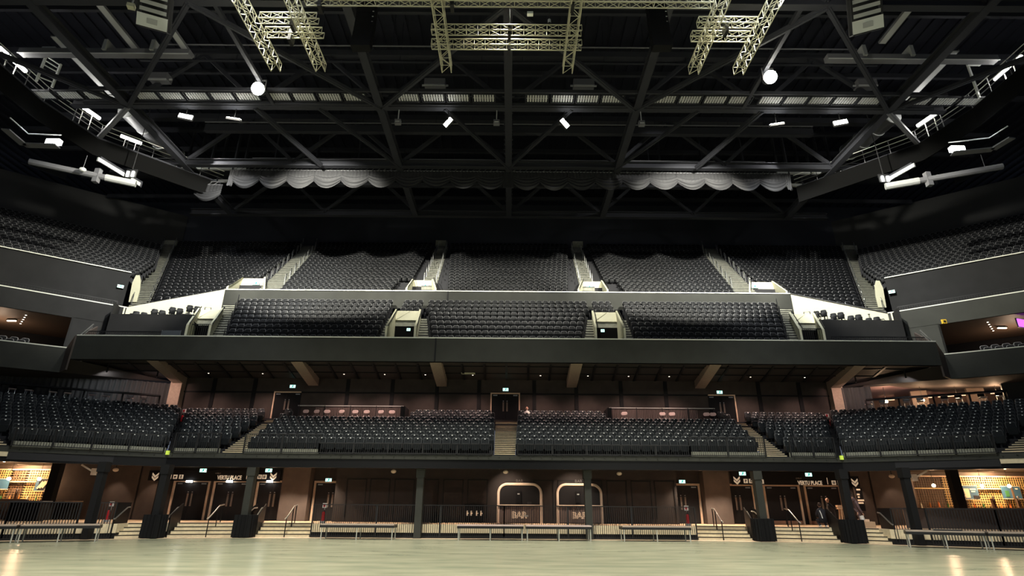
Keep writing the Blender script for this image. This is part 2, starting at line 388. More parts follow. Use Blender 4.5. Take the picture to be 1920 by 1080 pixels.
def stair(name, label, O, ang, depth, rise, z0, k0, k1, L, R, m='stair_tread'):
    q = Block(name, '', O, ang, depth, rise, z0, k0, k1, L, R, None); terrace(q, name, label, m, 2, True); return q
stair('floor_stair', 'central stairs up through the lower tier to the rear doors', (0, LY), 0, LD, LR, LZ, 0, 11, [(0, -.6), (11, -.8)], [(0, .6), (11, .8)], 'step_tan')
for s in (-1, 1):
    L, R = ([(0, -16.3), (11, -17.6)], [(0, -14.9), (11, -16.45)]); L, R = (L, R) if s < 0 else (mir(R), mir(L))
    stair('floor_stair', 'slanting %s stairs up through the lower tier' % side[s], (0, LY), 0, LD, LR, LZ, 0, 11, L, R, 'step_tan')
    L, R = ([(0, -19.3), (11, -24.3)], [(0, -18.95), (11, -23.9)]); L, R = (L, R) if s < 0 else (mir(R), mir(L))
    stair('floor_stair', 'narrow aisle beside the %s lower wing' % side[s], (0, LY), 0, LD, LR, LZ, 0, 11, L, R, 'tread_dark')
    L, R = ([(0, -9.6), (12, -15.9)], [(0, -6.95), (12, -13.2)]); L, R = (L, R) if s < 0 else (mir(R), mir(L))
    stair('floor_stair', 'pale stairs at the outer end of the %s lower wing' % side[s], (s * 19.35, 33.3), -s * 27.5, LD, LR, LZ, 0, 12, L, R, 'step_tan')
# rear walkway and wall of the lower tier
ZB = LZ + LR * 11
b = MB(); b.bx(-24.5, 24.5, 42.2, 42.9, ZB - 0.6, ZB); b.bx(-24.5, 24.5, 41.0, 42.2, ZB - 0.75, ZB - 0.45)
struct(b, 'floor_rear_walkway', M['tread_dark'], 'dark rear walkway at the top of the lower tier', 'floor')
b = MB(); b.wall((-25.4, 42.75), (25.4, 42.75), ZB - 0.5, 10.8, 0.2); struct(b, 'wall_lower_tier', M['brown_wall'], 'brown rear wall behind the lower tier', 'wall')
b = MB()
for x in (-22.3, -19.2, -12.1, -8.7, -5.3, -2.1, 2.1, 5.3, 8.7, 12.1, 19.2, 22.3):
    b.bx(x - .14, x + .14, 42.66, 42.75, ZB, 10.7)
b.bx(-25, 25, 42.68, 42.75, 9.62, 9.72)
struct(b, 'trim_3', M['black_paint'], 'black joints between the rear wall panels', 'trim')
for s in (-1, 1):
    b = MB(); b.bx(s * 24.5, s * 25.35, 42.2, 42.75, 6.8, 10.75); struct(b, 'column_rear', M['beam_brown'], 'brown square column at the %s end of the rear wall' % side[s], 'column')

# --- balcony (middle tier): 9 rows
MD, MR, MZ, MY = 0.8, 0.615, 11.63, 36.35
nb = len(BL)
block('mc', 'balcony between the two middle entrances', (0, MY), 0, MD, MR, MZ, 0, 9, [(0, -5.1), (6, -6.2), (6.01, -6.5), (9, -6.6)], [(0, 5.1), (6, 6.2), (6.01, 6.5), (9, 6.6)], 'pla')
for s in (-1, 1):
    w = side[s]; sw = lambda L, R: (L, R) if s < 0 else (mir(R), mir(L))
    L, R = sw([(0, -19.0), (9, -22.3)], [(0, -8.75), (9, -9.3)]); block('ms' + w, 'balcony %s of the middle entrances' % w, (0, MY), 0, MD, MR, MZ, 0, 9, L, R, 'pla')
    L, R = sw([(6, -8.55), (9, -8.6)], [(6, -6.75), (9, -6.75)]); block('mv' + w, 'balcony above the %s middle entrance' % w, (0, MY), 0, MD, MR, MZ, 6, 9, L, R, 'pla')
for q in BL[nb:]: terrace(q, 'floor_balcony', 'dark stepped floor of the ' + q.where)
for s in (-1, 1):
    sw = lambda L, R: (L, R) if s < 0 else (mir(R), mir(L))
    L, R = sw([(0, -8.75), (6, -9.1)], [(0, -8.1), (6, -8.5)]); stair('floor_stair', 'short pale balcony stairs on the outer side of the %s entrance' % side[s], (0, MY), 0, MD, MR, MZ, 0, 6, L, R)
    L, R = sw([(0, -6.0), (6, -6.6)], [(0, -5.1), (6, -6.2)]); stair('floor_stair', 'short pale balcony stairs on the inner side of the %s entrance' % side[s], (0, MY), 0, MD, MR, MZ, 0, 6, L, R)
    L, R = sw([(0, -20.0), (9, -23.3)], [(0, -19.0), (9, -22.3)]); stair('floor_stair', 'pale balcony stairs beside the %s corner entrance' % side[s], (0, MY), 0, MD, MR, MZ, 0, 9, L, R)
# balcony front, cap, soffit
b = MB(); b.wall((-28.5, 36), (28.5, 36), 10.48, 12.06, 0.25); struct(b, 'wall_balcony_front', M['fascia_grey'], 'long grey front of the balcony', 'wall')
b = MB(); b.bx(-28.5, 28.5, 35.97, 36.28, 12.06, 12.13); struct(b, 'trim_4', M['cap_white'], 'white capping along the balcony front', 'trim')
b = MB(); b.bx(-4.72, -4.62, 35.96, 36.0, 10.48, 12.06); struct(b, 'trim_5', M['black_paint'], 'black joint in the balcony front', 'trim')
b = MB(); b.bx(-28.5, 28.5, 36.25, 37.0, 11.3, MZ); struct(b, 'floor_balcony_edge', M['tread_dark'], 'dark balcony floor behind its front', 'floor')
b = MB(); b.poly((-28.6, 36.1, 10.75), (28.6, 36.1, 10.75), (30, 43, 10.75), (-30, 43, 10.75)); b.poly((-28.5, 36.0, 10.48), (28.5, 36, 10.48), (28.6, 36.5, 10.48), (-28.6, 36.5, 10.48))
struct(b, 'ceiling_balcony', M['soffit'], 'dark soffit under the balcony', 'ceiling')
b = MB()
for i in range(-17, 18): b.bar((i * 1.5, 36.6, 10.71), (i * 1.62, 42.6, 10.71), 0.16, 0.06)
for y in (38.2, 40.4): b.bx(-28, 28, y, y + .1, 10.69, 10.74)
struct(b, 'trim_6', M['black_paint'], 'black gaps between the soffit panels under the balcony', 'trim')
for i, (x0, x1) in enumerate(((-23.3, -24.95), (-13.8, -14.75), (-4.65, -4.95), (4.65, 4.95), (13.8, 14.75), (23.3, 24.95))):
    b = MB(); b.hexa([(x0 - .38, 36.3, 10.46), (x0 + .38, 36.3, 10.46), (x1 + .38, 42.7, 10.18), (x1 - .38, 42.7, 10.18)], [(x0 - .38, 36.3, 10.8), (x0 + .38, 36.3, 10.8), (x1 + .38, 42.7, 10.8), (x1 - .38, 42.7, 10.8)])
    struct(b, 'beam_balcony', M['beam_brown'], 'brown raking beam under the balcony, %s from the left' % nth(i + 1), 'beam')
# wall between balcony and upper tier
b = MB(); b.wall((-23.7, 43.95), (23.7, 43.95), 16.9, 18.42, 0.15); struct(b, 'wall_upper_front', M['fascia_grey'], 'grey wall between the balcony and the upper tier', 'wall')
b = MB(); b.bx(-23.75, 23.75, 43.9, 44.2, 18.42, 18.5); struct(b, 'trim_7', M['cap_white'], 'white capping along the front of the upper tier', 'trim')
b = MB(); b.bx(-5.05, -4.93, 43.9, 43.95, 16.9, 18.42); struct(b, 'trim_8', M['black_paint'], 'black joint in the upper tier wall', 'trim')

# --- upper tier: 20 rows
UD, UR, UZ, UY = 0.75, 0.59, 18.12, 44.15
nb = len(BL)
block('uc', 'middle block of the upper tier', (0, UY), 0, UD, UR, UZ, 0, 20, [(0, -5.15), (20, -6.95)], [(0, 5.15), (20, 6.95)], 'pla')
for s in (-1, 1):
    w = side[s]; sw = lambda L, R: (L, R) if s < 0 else (mir(R), mir(L))
    L, R = sw([(0, -19.4), (17, -21.6), (20, -22.4)], [(0, -9.9), (3.9, -9.7), (4, -8.6), (20, -8.8)]); block('us' + w, 'upper tier block %s of the middle one' % w, (0, UY), 0, UD, UR, UZ, 0, 20, L, R, 'pla')
    L, R = sw([(-4, -27.8), (0, -29.6), (20, -38.7)], [(-3, -26.9), (-2, -25.75), (-1, -24.65), (0, -23.75), (3.9, -24.2), (4, -22.6), (17, -23.4), (20, -24.2)]); block('ue' + w, 'dim corner block of the upper tier on the %s' % w, (0, UY), 0, UD, UR, UZ, -3, 20, L, R, 'pla')
for q in BL[nb:]: terrace(q, 'floor_upper_tier', 'dark stepped floor of the ' + q.where)
for s in (-1, 1):
    for a0, a1, c0, c1, nm in ((-9.95, -9.2, -5.1, -6.9, 'middle'), (-24.2, -24.6, -19.3, -22.2, 'outer')):
        L, R = ([(0, a0), (20, a1)], [(0, c0), (20, c1)]); L, R = (L, R) if s < 0 else (mir(R), mir(L))
        q = Block('', '', (0, UY + .06), 0, UD, UR, UZ - .05, 0, 20, L, R, None); terrace(q, 'floor_upper_gangway', 'dark gangway floor round the %s %s upper entrance' % (side[s], nm))
STU = []
for s in (-1, 1):
    sw = lambda L, R: (L, R) if s < 0 else (mir(R), mir(L))
    L, R = sw([(2, -7.65), (20, -8.2)], [(2, -6.35), (20, -7.1)]); STU.append(stair('floor_stair', 'pale upper tier stairs above the %s middle entrance' % side[s], (0, UY), 0, UD, UR, UZ, 3, 20, L, R))
    L, R = sw([(2, -21.6), (17, -23.4), (20, -24.1)], [(2, -19.7), (17, -21.65), (20, -22.4)]); STU.append(stair('floor_stair', 'pale upper tier stairs above the %s outer entrance' % side[s], (0, UY), 0, UD, UR, UZ, 2, 20, L, R))
    L, R = sw([(-4, -29.4), (0, -31.2), (20, -40.3)], [(-4, -27.9), (0, -29.7), (20, -38.8)]); STU.append(stair('floor_stair', 'wide pale stairs up the %s corner of the upper tier' % side[s], (0, UY), 0, UD, UR, UZ, -4, 20, L, R))
# side stands of the upper tier, turned 36 degrees towards the stage
SA, SO, SD, SR_, SZ = 36.3, (31.6, 42.9), 0.8, 0.5, 18.85
for s in (-1, 1):
    w = side[s]; L, R = [(0, -26), (18, -30)], [(0, 0.4), (3, 1.3), (8, 2.2), (18, 2.5)]
    L, R = (L, R) if s < 0 else (mir(R), mir(L))
    q = block('uw' + w, 'angled %s side stand of the upper tier' % w, (s * SO[0], SO[1]), -s * SA, SD, SR_, SZ, 0, 18, L, R, 'pla'); terrace(q, 'floor_upper_tier', 'dark stepped floor of the ' + q.where)
    e = lambda u, v, z: q.W(s * u, v, z)   # helper in the stand's own frame (u to the inner end)
    z0 = SZ + 0.55
    def sw_wall(nm, mtl, u0, u1, v, za, zb, lab, t=.15, cat='wall'):
        b = MB(); p, p2 = e(u0, v, 0), e(u1, v, 0); p, p2 = (p, p2) if s < 0 else (p2, p)
        b.wall(p[:2], p2[:2], za, zb, t); return struct(b, nm, M[mtl], lab, cat)
    # e(u): s=-1 -> q.W(-u) so u counts outwards from the stair
    sw_wall('wall_side_stand_' + w, 'wall_black', -0.4, 26, -0.25, 14.2, z0, 'dark wall below the %s upper side stand' % w)
    sw_wall('trim_side_stand', 'cap_white', -0.4, 26, -0.33, z0, z0 + .07, 'white capping of the %s upper side stand' % w, .2, 'trim')
# mid side parapet, its fascia, and the low box balcony
for s in (-1, 1):
    w = side[s]; ca, sa = math.cos(rad(37.3)), math.sin(rad(37.3)); P0 = Vector((s * 28.9, 39.9)); d = Vector((s * ca, -sa)); 
    pt = lambda t: tuple(P0 + d * t)
    def ww(b, t0, t1, z0, z1, th=.15, off=0.0):
        n = Vector((-d.y, d.x)) * off
        p, p2 = pt(t0), pt(t1); p = (p[0] + n.x, p[1] + n.y); p2 = (p2[0] + n.x, p2[1] + n.y)
        b.wall(*((p2, p) if s < 0 else (p, p2)), z0, z1, th if s < 0 else th)
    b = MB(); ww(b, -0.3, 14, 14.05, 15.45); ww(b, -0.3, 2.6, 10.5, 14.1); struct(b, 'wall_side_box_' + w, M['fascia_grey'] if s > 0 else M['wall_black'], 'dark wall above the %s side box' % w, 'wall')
    b = MB(); ww(b, -0.3, 14, 15.45, 15.52, .25); struct(b, 'trim_side_box', M['cap_white'], 'white capping above the %s side box' % w, 'trim')
    # floor + one row behind the parapet
    n = Vector((s * sa, ca)); A, B2 = Vector(pt(-0.3)), Vector(pt(14))
    b = MB(); b.poly((A.x, A.y, 14.6), (B2.x, B2.y, 14.6), (B2.x + n.x * 7, B2.y + n.y * 7, 14.6), (A.x + n.x * 7, A.y + n.y * 7, 14.6)); struct(b, 'floor_side_row', M['tread_dark'], 'dark walkway behind the %s side parapet' % w, 'floor')
    # box interior
    C0, C1 = Vector(pt(2.6)), Vector(pt(14)); off = n * 7
    b = MB(); b.poly((C0.x, C0.y, 14.05), (C1.x, C1.y, 14.05), (C1.x + off.x, C1.y + off.y, 14.05), (C0.x + off.x, C0.y + off.y, 14.05)); struct(b, 'ceiling_side_box', M['box_ceiling'], 'brown lit ceiling inside the %s side box' % w, 'ceiling')
    b = MB(); pa, pb = C0 + off, C1 + off; b.wall(*(((pb.x, pb.y), (pa.x, pa.y)) if s < 0 else ((pa.x, pa.y), (pb.x, pb.y))), 10.3, 14.05); pc = C0 + n * .3; b.wall(*(((C0.x, C0.y), (pa.x, pa.y))), 10.3, 14.05, .12)
    struct(b, 'wall_side_box_rear_' + w, M['black_paint'], 'black back wall of the %s side box' % w, 'wall')
    # low balcony of the box
    ca2, sa2 = math.cos(rad(30)), math.sin(rad(30)); Q0 = Vector((s * 29.45, 36.76)); d2 = Vector((s * ca2, -sa2)); Q1 = Q0 + d2 * 14
    b = MB(); b.wall(*(((Q1.x, Q1.y), (Q0.x, Q0.y)) if s < 0 else ((Q0.x, Q0.y), (Q1.x, Q1.y))), 9.75, 11.4, .2); struct(b, 'wall_box_front_' + w, M['fascia_grey'], 'grey front of the low %s side box' % w, 'wall')
    b = MB(); b.wall(*(((Q1.x, Q1.y), (Q0.x, Q0.y)) if s < 0 else ((Q0.x, Q0.y), (Q1.x, Q1.y))), 11.4, 11.47, .28); struct(b, 'trim_box_front', M['cap_white'], 'white capping on the low %s side box' % w, 'trim')
    b = MB(); b.poly((Q0.x, Q0.y, 10.95), (Q1.x, Q1.y, 10.95), (C1.x + off.x, C1.y + off.y, 10.95), (C0.x + off.x, C0.y + off.y, 10.95), (s * 28.5, 38.7, 10.95)); e0 = Vector((s * 31.6 + s * .45, 36.6 + .75)); e1 = e0 + d2 * 9; b.wall(*(((e1.x, e1.y), (e0.x, e0.y)) if s < 0 else ((e0.x, e0.y), (e1.x, e1.y))), 10.9, 11.28, .9); struct(b, 'floor_side_box', M['tread_dark'], 'dark floor of the %s side box' % w, 'floor')
    b = MB(); b.poly((Q0.x, Q0.y, 9.75), (Q1.x, Q1.y, 9.75), (s * 46, 44, 9.75), (s * 26, 44, 10.6), (s * 28.5, 36, 10.48)); struct(b, 'ceiling_wing', M['soffit'], 'dark soffit over the %s lower wing' % w, 'ceiling')
    b = MB(); b.wall((s * 28.5, 36.0), (Q0.x, Q0.y), 9.75, (12.06, 11.4), .1); b.wall((s * 28.5, 36.1), (s * 29.5, 38.9), (10.5, 10.5), (12.0, 13.6), .1); struct(b, 'wall_balcony_end_' + w, M['brown_wall'], 'short return wall at the %s end of the balcony' % w, 'wall')
    # raised corner platform: dark wall, cream wedge behind it
    b = MB(); b.wall((s * 22.6, 38.7), (s * 28.6, 38.7), 11.5, 14.45, .15); b.wall((s * 28.6, 38.7), (s * 29.0, 39.9), 11.5, 15.4, .1); struct(b, 'wall_corner_' + w, M['wall_black'], 'dark wall of the raised %s balcony corner' % w, 'wall')
    b = MB(); b.poly((s * 22.6, 38.8, 14.0), (s * 28.8, 38.8, 14.0), (s * 29.2, 40.4, 14.0), (s * 23.6, 44, 14.0)); struct(b, 'floor_corner', M['tread_dark'], 'raised floor of the %s balcony corner' % w, 'floor')
    b = MB(); b.wall((s * 23.65, 43.92), (s * 29.2, 40.4), 13.9, (18.42, 15.5), .12); b.wall((s * 29.2, 40.4), (s * 28.75, 39.9), 14.3, 15.45, .1); struct(b, 'wall_wedge_' + w, M['cream'], 'cream wedge shaped wall at the %s corner of the balcony' % w, 'wall')
    b = MB(); p, p2 = Vector((s * 23.65, 43.92, 18.45)), Vector((s * 29.2, 40.4, 15.53)); b.bar(p, p2, .16, .07); struct(b, 'trim_wedge', M['frame_black'], 'dark capping on the %s cream wedge wall' % w, 'trim')

# outer shell
b = MB(); b.wall((-62, 60.2), (62, 60.2), 10, 37, .2); struct(b, 'wall_back', M['back_wall'], 'dark wall behind the upper tier', 'wall')
for s in (-1, 1):
    b = MB(); b.wall((s * 38.8, 60.2), (s * 41.6, 58.2), 20, 34, .2); b.wall((s * 41.6, 58.2), (s * 72, 36.6), 18, 34, .2); b.wall((s * 60, 46), (s * 60, -20), 0, 34, .2)
    struct(b, 'wall_' + side[s], M['upper_wall'], 'dark upper wall behind the %s side stand' % side[s], 'wall')
b = MB(); b.poly((-64, -26, 36), (64, -26, 36), (64, 62, 36), (-64, 62, 36)); 
for i in range(-60, 61): b.bx(i * 1.0 - .18, i * 1.0 + .18, -24, 60, 35.85, 36.0)
struct(b, 'ceiling', M['roof_deck'], 'dark ribbed roof deck high over the hall', 'ceiling')
# ================================================================== VOMITORIES (cream entrances cut into the stands)
def vom(xa, xb, y0, y1, xc, xd, zf, ztop0, ztop1, zl, zd, label, shift=0):
    # side walls from (xa|xb, y0) to (xc|xd, y1); top edge rises ztop0 -> ztop1; lintel panel slopes from zl (front) to ztop1
    t = thing('stair_entrance', label, 'entrance', (0, 0, 0), kind='structure')
    b = MB(); b.wall((xa, y0), (xc, y1), zf, (ztop0, ztop1), .14); b.build('side_wall', M['cream'], t)
    b = MB(); b.wall((xb, y0), (xd, y1), zf, (ztop0, ztop1), .14); b.build('side_wall', M['cream'], t)
    k = 0.86; ya = y0 + (y1 - y0) * k; xl, xr = xa + (xc - xa) * k, xb + (xd - xb) * k
    b = MB(); b.hexa([(xl, ya, zl), (xr, ya, zl), (xr, ya + .15, zl), (xl, ya + .15, zl)], [(xc, y1 - .05, ztop1 - .15), (xd, y1 - .05, ztop1 - .15), (xd, y1 + .1, ztop1 - .15), (xc, y1 + .1, ztop1 - .15)])
    b.bar((xl + .05, ya - .02, zl + .05), (xc + (xd - xc) * .55, y1 - .08, ztop1 - .2), .05, .04); b.build('hood', M['cream'], t)
    b = MB(); b.bx(xl, xr, ya + .1, ya + .2, zd, zl + .02); b.build('lintel', M['stair_tread'], t)
    b = MB(); b.bx(xl, xr, ya + .12, ya + .9, zf, zd); b.build('dark_opening', M['mask_black'], t)
    b = MB(); b.poly((xa, y0, zf), (xb, y0, zf), (xr, ya + .2, zf), (xl, ya + .2, zf)); b.build('landing', M['stair_tread'], t)
    b = MB(); 
    for (p, q) in (((xa - .06, y0, ztop0), (xc - .06, y1, ztop1)), ((xb - .06, y0, ztop0), (xd - .06, y1, ztop1))):
        p, q = Vector(p), Vector(q); p.x += .12; q.x += .12
        b.pipe([p + Vector((0, 0, .12)), q + Vector((0, 0, .12))], .035)
        for i in range(5): a = p + (q - p) * (i / 4); b.tube(a, a + Vector((0, 0, .14)), .02)
    b.build('handrail', M['frame_black'], t)
    return t
for s in (-1, 1):
    X = lambda a, c: (a, c) if s < 0 else (-c, -a)
    w = side[s]
    a, c = X(-8.05, -6.1); e, f = X(-8.5, -6.65); vom(a, c, 36.4, 41.1, e, f, 12.0, 13.0, 15.85, 14.75, 14.3, 'cream sided entrance cut into the balcony seating, %s one of the middle pair' % w)
    a, c = X(-21.5, -19.95); e, f = X(-23.6, -21.8); vom(a, c, 36.4, 40.9, e, f, 12.0, 13.0, 15.75, 14.7, 14.2, 'cream sided entrance at the %s corner of the balcony' % w)
    a, c = X(-8.45, -6.0); e, f = X(-8.5, -6.75); vom(a, c, 44.05, 46.9, e, f, 18.2, 18.75, 20.75, 19.5, 19.1, 'cream entrance under the %s middle upper tier stairs' % w)
    a, c = X(-23.5, -20.4); e, f = X(-23.9, -21.9); vom(a, c, 44.05, 47.0, e, f, 18.2, 18.75, 20.85, 19.6, 19.2, 'wide cream entrance below the %s outer upper tier stairs' % w)
    # parapet beside the wide corner stair
    b = MB(); pp = [PY(px, py, 42.3) for px, py in ((241, 566), (256, 566), (262, 545), (264, 525), (262, 516), (255, 516), (248, 530))]; pp = [Vector((s * abs(p.x), p.y, p.z)) for p in pp]
    b.hexa(pp, [p + Vector((s * .1, .2, 0)) for p in pp]); struct(b, 'wall_stair_parapet', M['cream'], 'cream parapet at the foot of the wide %s corner stairs' % w, 'wall')
    b = MB(); b.bx(s * 39.5 - .9, s * 39.5 + .9, 59.0, 59.2, 29.6, 30.3); b.bx(s * 8.0 - .6, s * 8.0 + .6, 59.3, 59.5, 29.9, 30.7); struct(b, 'trim_stair_head', M['stair_tread'], 'pale landing at the head of the %s upper stairs' % w, 'trim')

# ================================================================== SEATS
def fab_seat():
    back = MB(); back.slab(.49, .50, .09, .09, (0, .10, .74), .16, .026, cap=1)
    pan = MB(); pan.slab(.46, .42, .10, .05, (0, -.06, .46), -.10, .02, cap=1)
    fr = MB()
    for sx in (-1, 1): fr.bx(sx * .25 - .02, sx * .25 + .02, -.10, .16, .36, .62)
    fr.bx(-.25, .25, .06, .12, .36, .44); fr.bx(-.04, .04, .04, .14, 0, .40)
    pl = MB(); pl.slab(.07, .055, .012, .015, (0, .035, .92), .16, .003, 2)
    return [('backrest', back, ('seat_rim_sheen_grey', 'seat_matt_grey')), ('seat_pan', pan, ('seat_matt_grey', 'seat_matt_grey')), ('frame', fr, 'frame_black'), ('number_plate', pl, 'plate_white')]
def pla_seat():
    back = MB(); back.slab(.45, .48, .06, .12, (0, .12, .70), .20, .022, cap=1)
    pan = MB(); pan.slab(.42, .38, .07, .06, (0, -.07, .50), -.14, .014, cap=1)
    fr = MB()
    for sx in (-1, 1): fr.bx(sx * .235 - .02, sx * .235 + .02, -.16, .10, .60, .635)
    fr.bx(-.22, .22, .04, .10, .34, .42); fr.bx(-.05, .05, .02, .12, 0, .38)
    return [('backrest', back, ('seat_rim_sheen', 'seat_matt')), ('seat_pan', pan, ('seat_matt', 'seat_matt')), ('armrests', fr, 'frame_black')]
SEATS = {'fab': [], 'pla': []}
NOSEAT = []   # (block key, row set, x range): places without seats
def hole(key, k, x):
    if key in ('lcleft',) and k >= 8 and -15.6 < x < -7.0: return True
    if key in ('lcright',) and k >= 8 and 7.0 < x < 15.6: return True
    return False
for q in BL:
    for k in range(max(q.k0, -4), q.k1):
        if q.key.startswith('lw') and k >= 11: continue
        kk = k + .55; l, r = q.Lk(kk) + .12, q.Rk(kk) - .12; n = int((r - l) / q.pitch)
        if n < 1: continue
        st = (r - l) / n
        for i in range(n):
            u = l + (i + (.5 if (k % 2 == 0 or q.typ == 'pla') else .5)) * st + (st * .25 * (1 if k % 2 else -1) if q.typ == 'fab' else 0); p = q.W(u, (k + .66) * q.depth, q.z(k))
            if hole(q.key, k, p[0]): continue
            px, py, zc = project((p[0], p[1], p[2] + .6))
            if zc < 1 or px < -40 or px > 1960: continue
            SEATS[q.typ].append((zc, p, q.rz, i, n, k, q, px))
# single rows behind the side parapets and inside the low boxes, corner platform seats
def row_between(a, bb, z, typ, pitch, where):
    a, bb = Vector(a), Vector(bb); L = (bb - a).length; n = int(L / pitch); d = (bb - a).normalized(); rz = math.atan2(d.y, d.x)
    q = Block('row', where, (0, 0), 0, .8, 0, z, 0, 1, [(0, 0)], [(0, 0)], typ)
    for i in range(n):
        c = a + d * (i + .5) * pitch; p = (c.x, c.y, z); px, py, zc = project((p[0], p[1], z + .6))
        if -40 < px < 1960: SEATS[typ].append((zc, p, rz, i, n, 0, q, px))
for s in (-1, 1):
    ca, sa = math.cos(rad(37.3)), math.sin(rad(37.3)); n = Vector((s * sa, ca))
    A = Vector((s * 29.2, 39.9)) + n * .9; d = Vector((s * ca, -sa)); B_ = A + d * 12
    row_between(*((B_, A) if s < 0 else (A, B_)), 14.85, 'pla', .55, 'row behind the %s side parapet' % side[s])
    A = Vector((s * 24.3, 42.35)); B_ = Vector((s * 28.1, 39.95)); dv = (B_ - A) / 4; sb = MB()
    for j in range(4):
        zj = 15.45 - .38 * j; a_, c_ = A + dv * j, A + dv * (j + .97); row_between(*((c_, a_) if s < 0 else (a_, c_)), zj, 'pla', .5, 'step %s from the top before the %s cream wedge wall' % (nth(j + 1), side[s]))
        sb.wall(*(((c_.x, c_.y - .45), (a_.x, a_.y - .45)) if s < 0 else ((a_.x, a_.y - .45), (c_.x, c_.y - .45))), 13.6, zj, 1.0)
    struct(sb, 'floor_corner_steps', M['tread_dark'], 'dark steps before the %s cream wedge wall' % side[s], 'terrace')
    ca2, sa2 = math.cos(rad(30)), math.sin(rad(30))
    for j in (0, 1):
        A = Vector((s * 32.0, 36.6)) + Vector((s * sa2, ca2)) * (j * .9); B_ = A + Vector((s * ca2, -sa2)) * 8
        row_between(*((B_, A) if s < 0 else (A, B_)), 10.96 + j * .33, 'pla', .6, ('front', 'rear')[j] + ' row of the low %s side box' % side[s])

def make_proto(parts): return [(n, b.mesh(n, [M[x] for x in m] if isinstance(m, tuple) else M[m])) for n, b, m in parts]
SEATNAME = {'fab': 'bleacher_seat', 'pla': 'balcony_seat'}
KINDW = {'fab': 'grey seat', 'pla': 'black seat'}
def merge(parts, places, name, label, cat, grp):
    V, F, MI, mats, off = [], [], [], [], 0; lens = []
    for j, (n_, b, m) in enumerate(parts):
        k0 = len(mats); mats += [M[x] for x in (m if isinstance(m, tuple) else (m,))]; V += b.v; F += [tuple(i + off for i in f) for f in b.f]; MI += [k0 + x for x in b.m]; off = len(V)
    V = np.array(V, dtype=np.float32); nv = len(V); allV = np.empty((len(places), nv, 3), np.float32)
    loops = np.array([i for f in F for i in f], np.int32); ln = np.array([len(f) for f in F], np.int32)
    for j, (p, rz) in enumerate(places):
        c, sn = math.cos(rz), math.sin(rz)
        allV[j, :, 0] = V[:, 0] * c - V[:, 1] * sn + p[0]; allV[j, :, 1] = V[:, 0] * sn + V[:, 1] * c + p[1]; allV[j, :, 2] = V[:, 2] + p[2]
    N = len(places); me = bpy.data.meshes.new(name); me.vertices.add(N * nv); me.vertices.foreach_set('co', allV.ravel())
    L = (loops[None, :] + (np.arange(N, dtype=np.int32) * nv)[:, None]).ravel(); me.loops.add(len(L)); me.loops.foreach_set('vertex_index', L)
    LT = np.tile(ln, N); LS = np.concatenate([[0], np.cumsum(LT)[:-1]]).astype(np.int32)
    me.polygons.add(len(LT)); me.polygons.foreach_set('loop_start', LS); me.polygons.foreach_set('loop_total', LT.astype(np.int32)); me.polygons.foreach_set('material_index', np.tile(np.array(MI, np.int32), N))
    for m in mats: me.materials.append(m)
    me.update(); me.validate()
    o = bpy.data.objects.new(name, me); C.objects.link(o); return tag(o, label, cat, grp, 'stuff')
for typ, parts in (('fab', fab_seat()), ('pla', pla_seat())):
    S = sorted(SEATS[typ], key=lambda r: r[0] + (3 if not (15 < r[7] < 1905) else 0)); near, far = S[:300], S[300:]
    prot = make_proto(parts)
    for zc, p, rz, i, n, k, q, px in near:
        rowname = 'front row' if k - q.k0 == 0 else nth(k - q.k0 + 1) + ' row'
        t = thing(SEATNAME[typ], '%s, %s from the left, %s, %s' % (KINDW[typ], nth(i + 1), rowname, q.where) if q.key != 'row' else '%s, %s from the left, %s' % (KINDW[typ], nth(i + 1), q.where), 'seat', p, rz, 'folded seats of the ' + ('lower tier' if typ == 'fab' else 'balcony'))
        for pn, me in prot:
            c = bpy.data.objects.new(pn, me); C.objects.link(c); c.parent = t
    if far:
        merge(parts, [(r[1], r[2]) for r in far], {'fab': 'bleacher_seating', 'pla': 'tier_seating'}[typ], {'fab': 'folded grey seats filling the rear rows of the lower tier', 'pla': 'folded black seats filling the upper tier and rear balcony rows'}[typ], 'seating', None)
print('SEATS', {k: len(v) for k, v in SEATS.items()})

# ================================================================== AISLE RAILS (hoops beside the stairs)
def hoop(p, d, label, grp, h=.95, ln=.55):
    b = MB(); p = Vector(p); d = Vector(d).normalized() * ln
    pts = [p, p + Vector((0, 0, h - .12)), p + d * .15 + Vector((0, 0, h)), p + d * .85 + Vector((0, 0, h)), p + d + Vector((0, 0, h - .12)), p + d + Vector((0, 0, .25))]
    o = b.pipe(pts, .03, 5) and b.build('aisle_rail', M['steel' if grp.startswith('upper') else 'frame_black'])
    return tag(o, label, 'handrail', grp)
for j, q in enumerate(STU):
    for sd in (0, 1):
        for k in range(int(q.k0) + 1, q.k1, 2):
            u = (q.Lk(k) + .08) if sd == 0 else (q.Rk(k) - .08); u1 = (q.Lk(k + 1) + .08) if sd == 0 else (q.Rk(k + 1) - .08)
            p = Vector(q.W(u, k * q.depth + .1, q.z(k))); e = Vector(q.W(u1, (k + 1) * q.depth, q.z(k + 1))) - p
            if -20 < project(p)[0] < 1940:
                nm = ['left middle', 'left outer', 'left corner', 'right middle', 'right outer', 'right corner'][j]
                hoop(p, e, 'hoop rail on the %s edge of the %s upper stairs, %s one up' % (side[-1 if sd == 0 else 1], nm, nth((k - int(q.k0) - 1) // 2 + 1)), 'upper stair hoop rails')
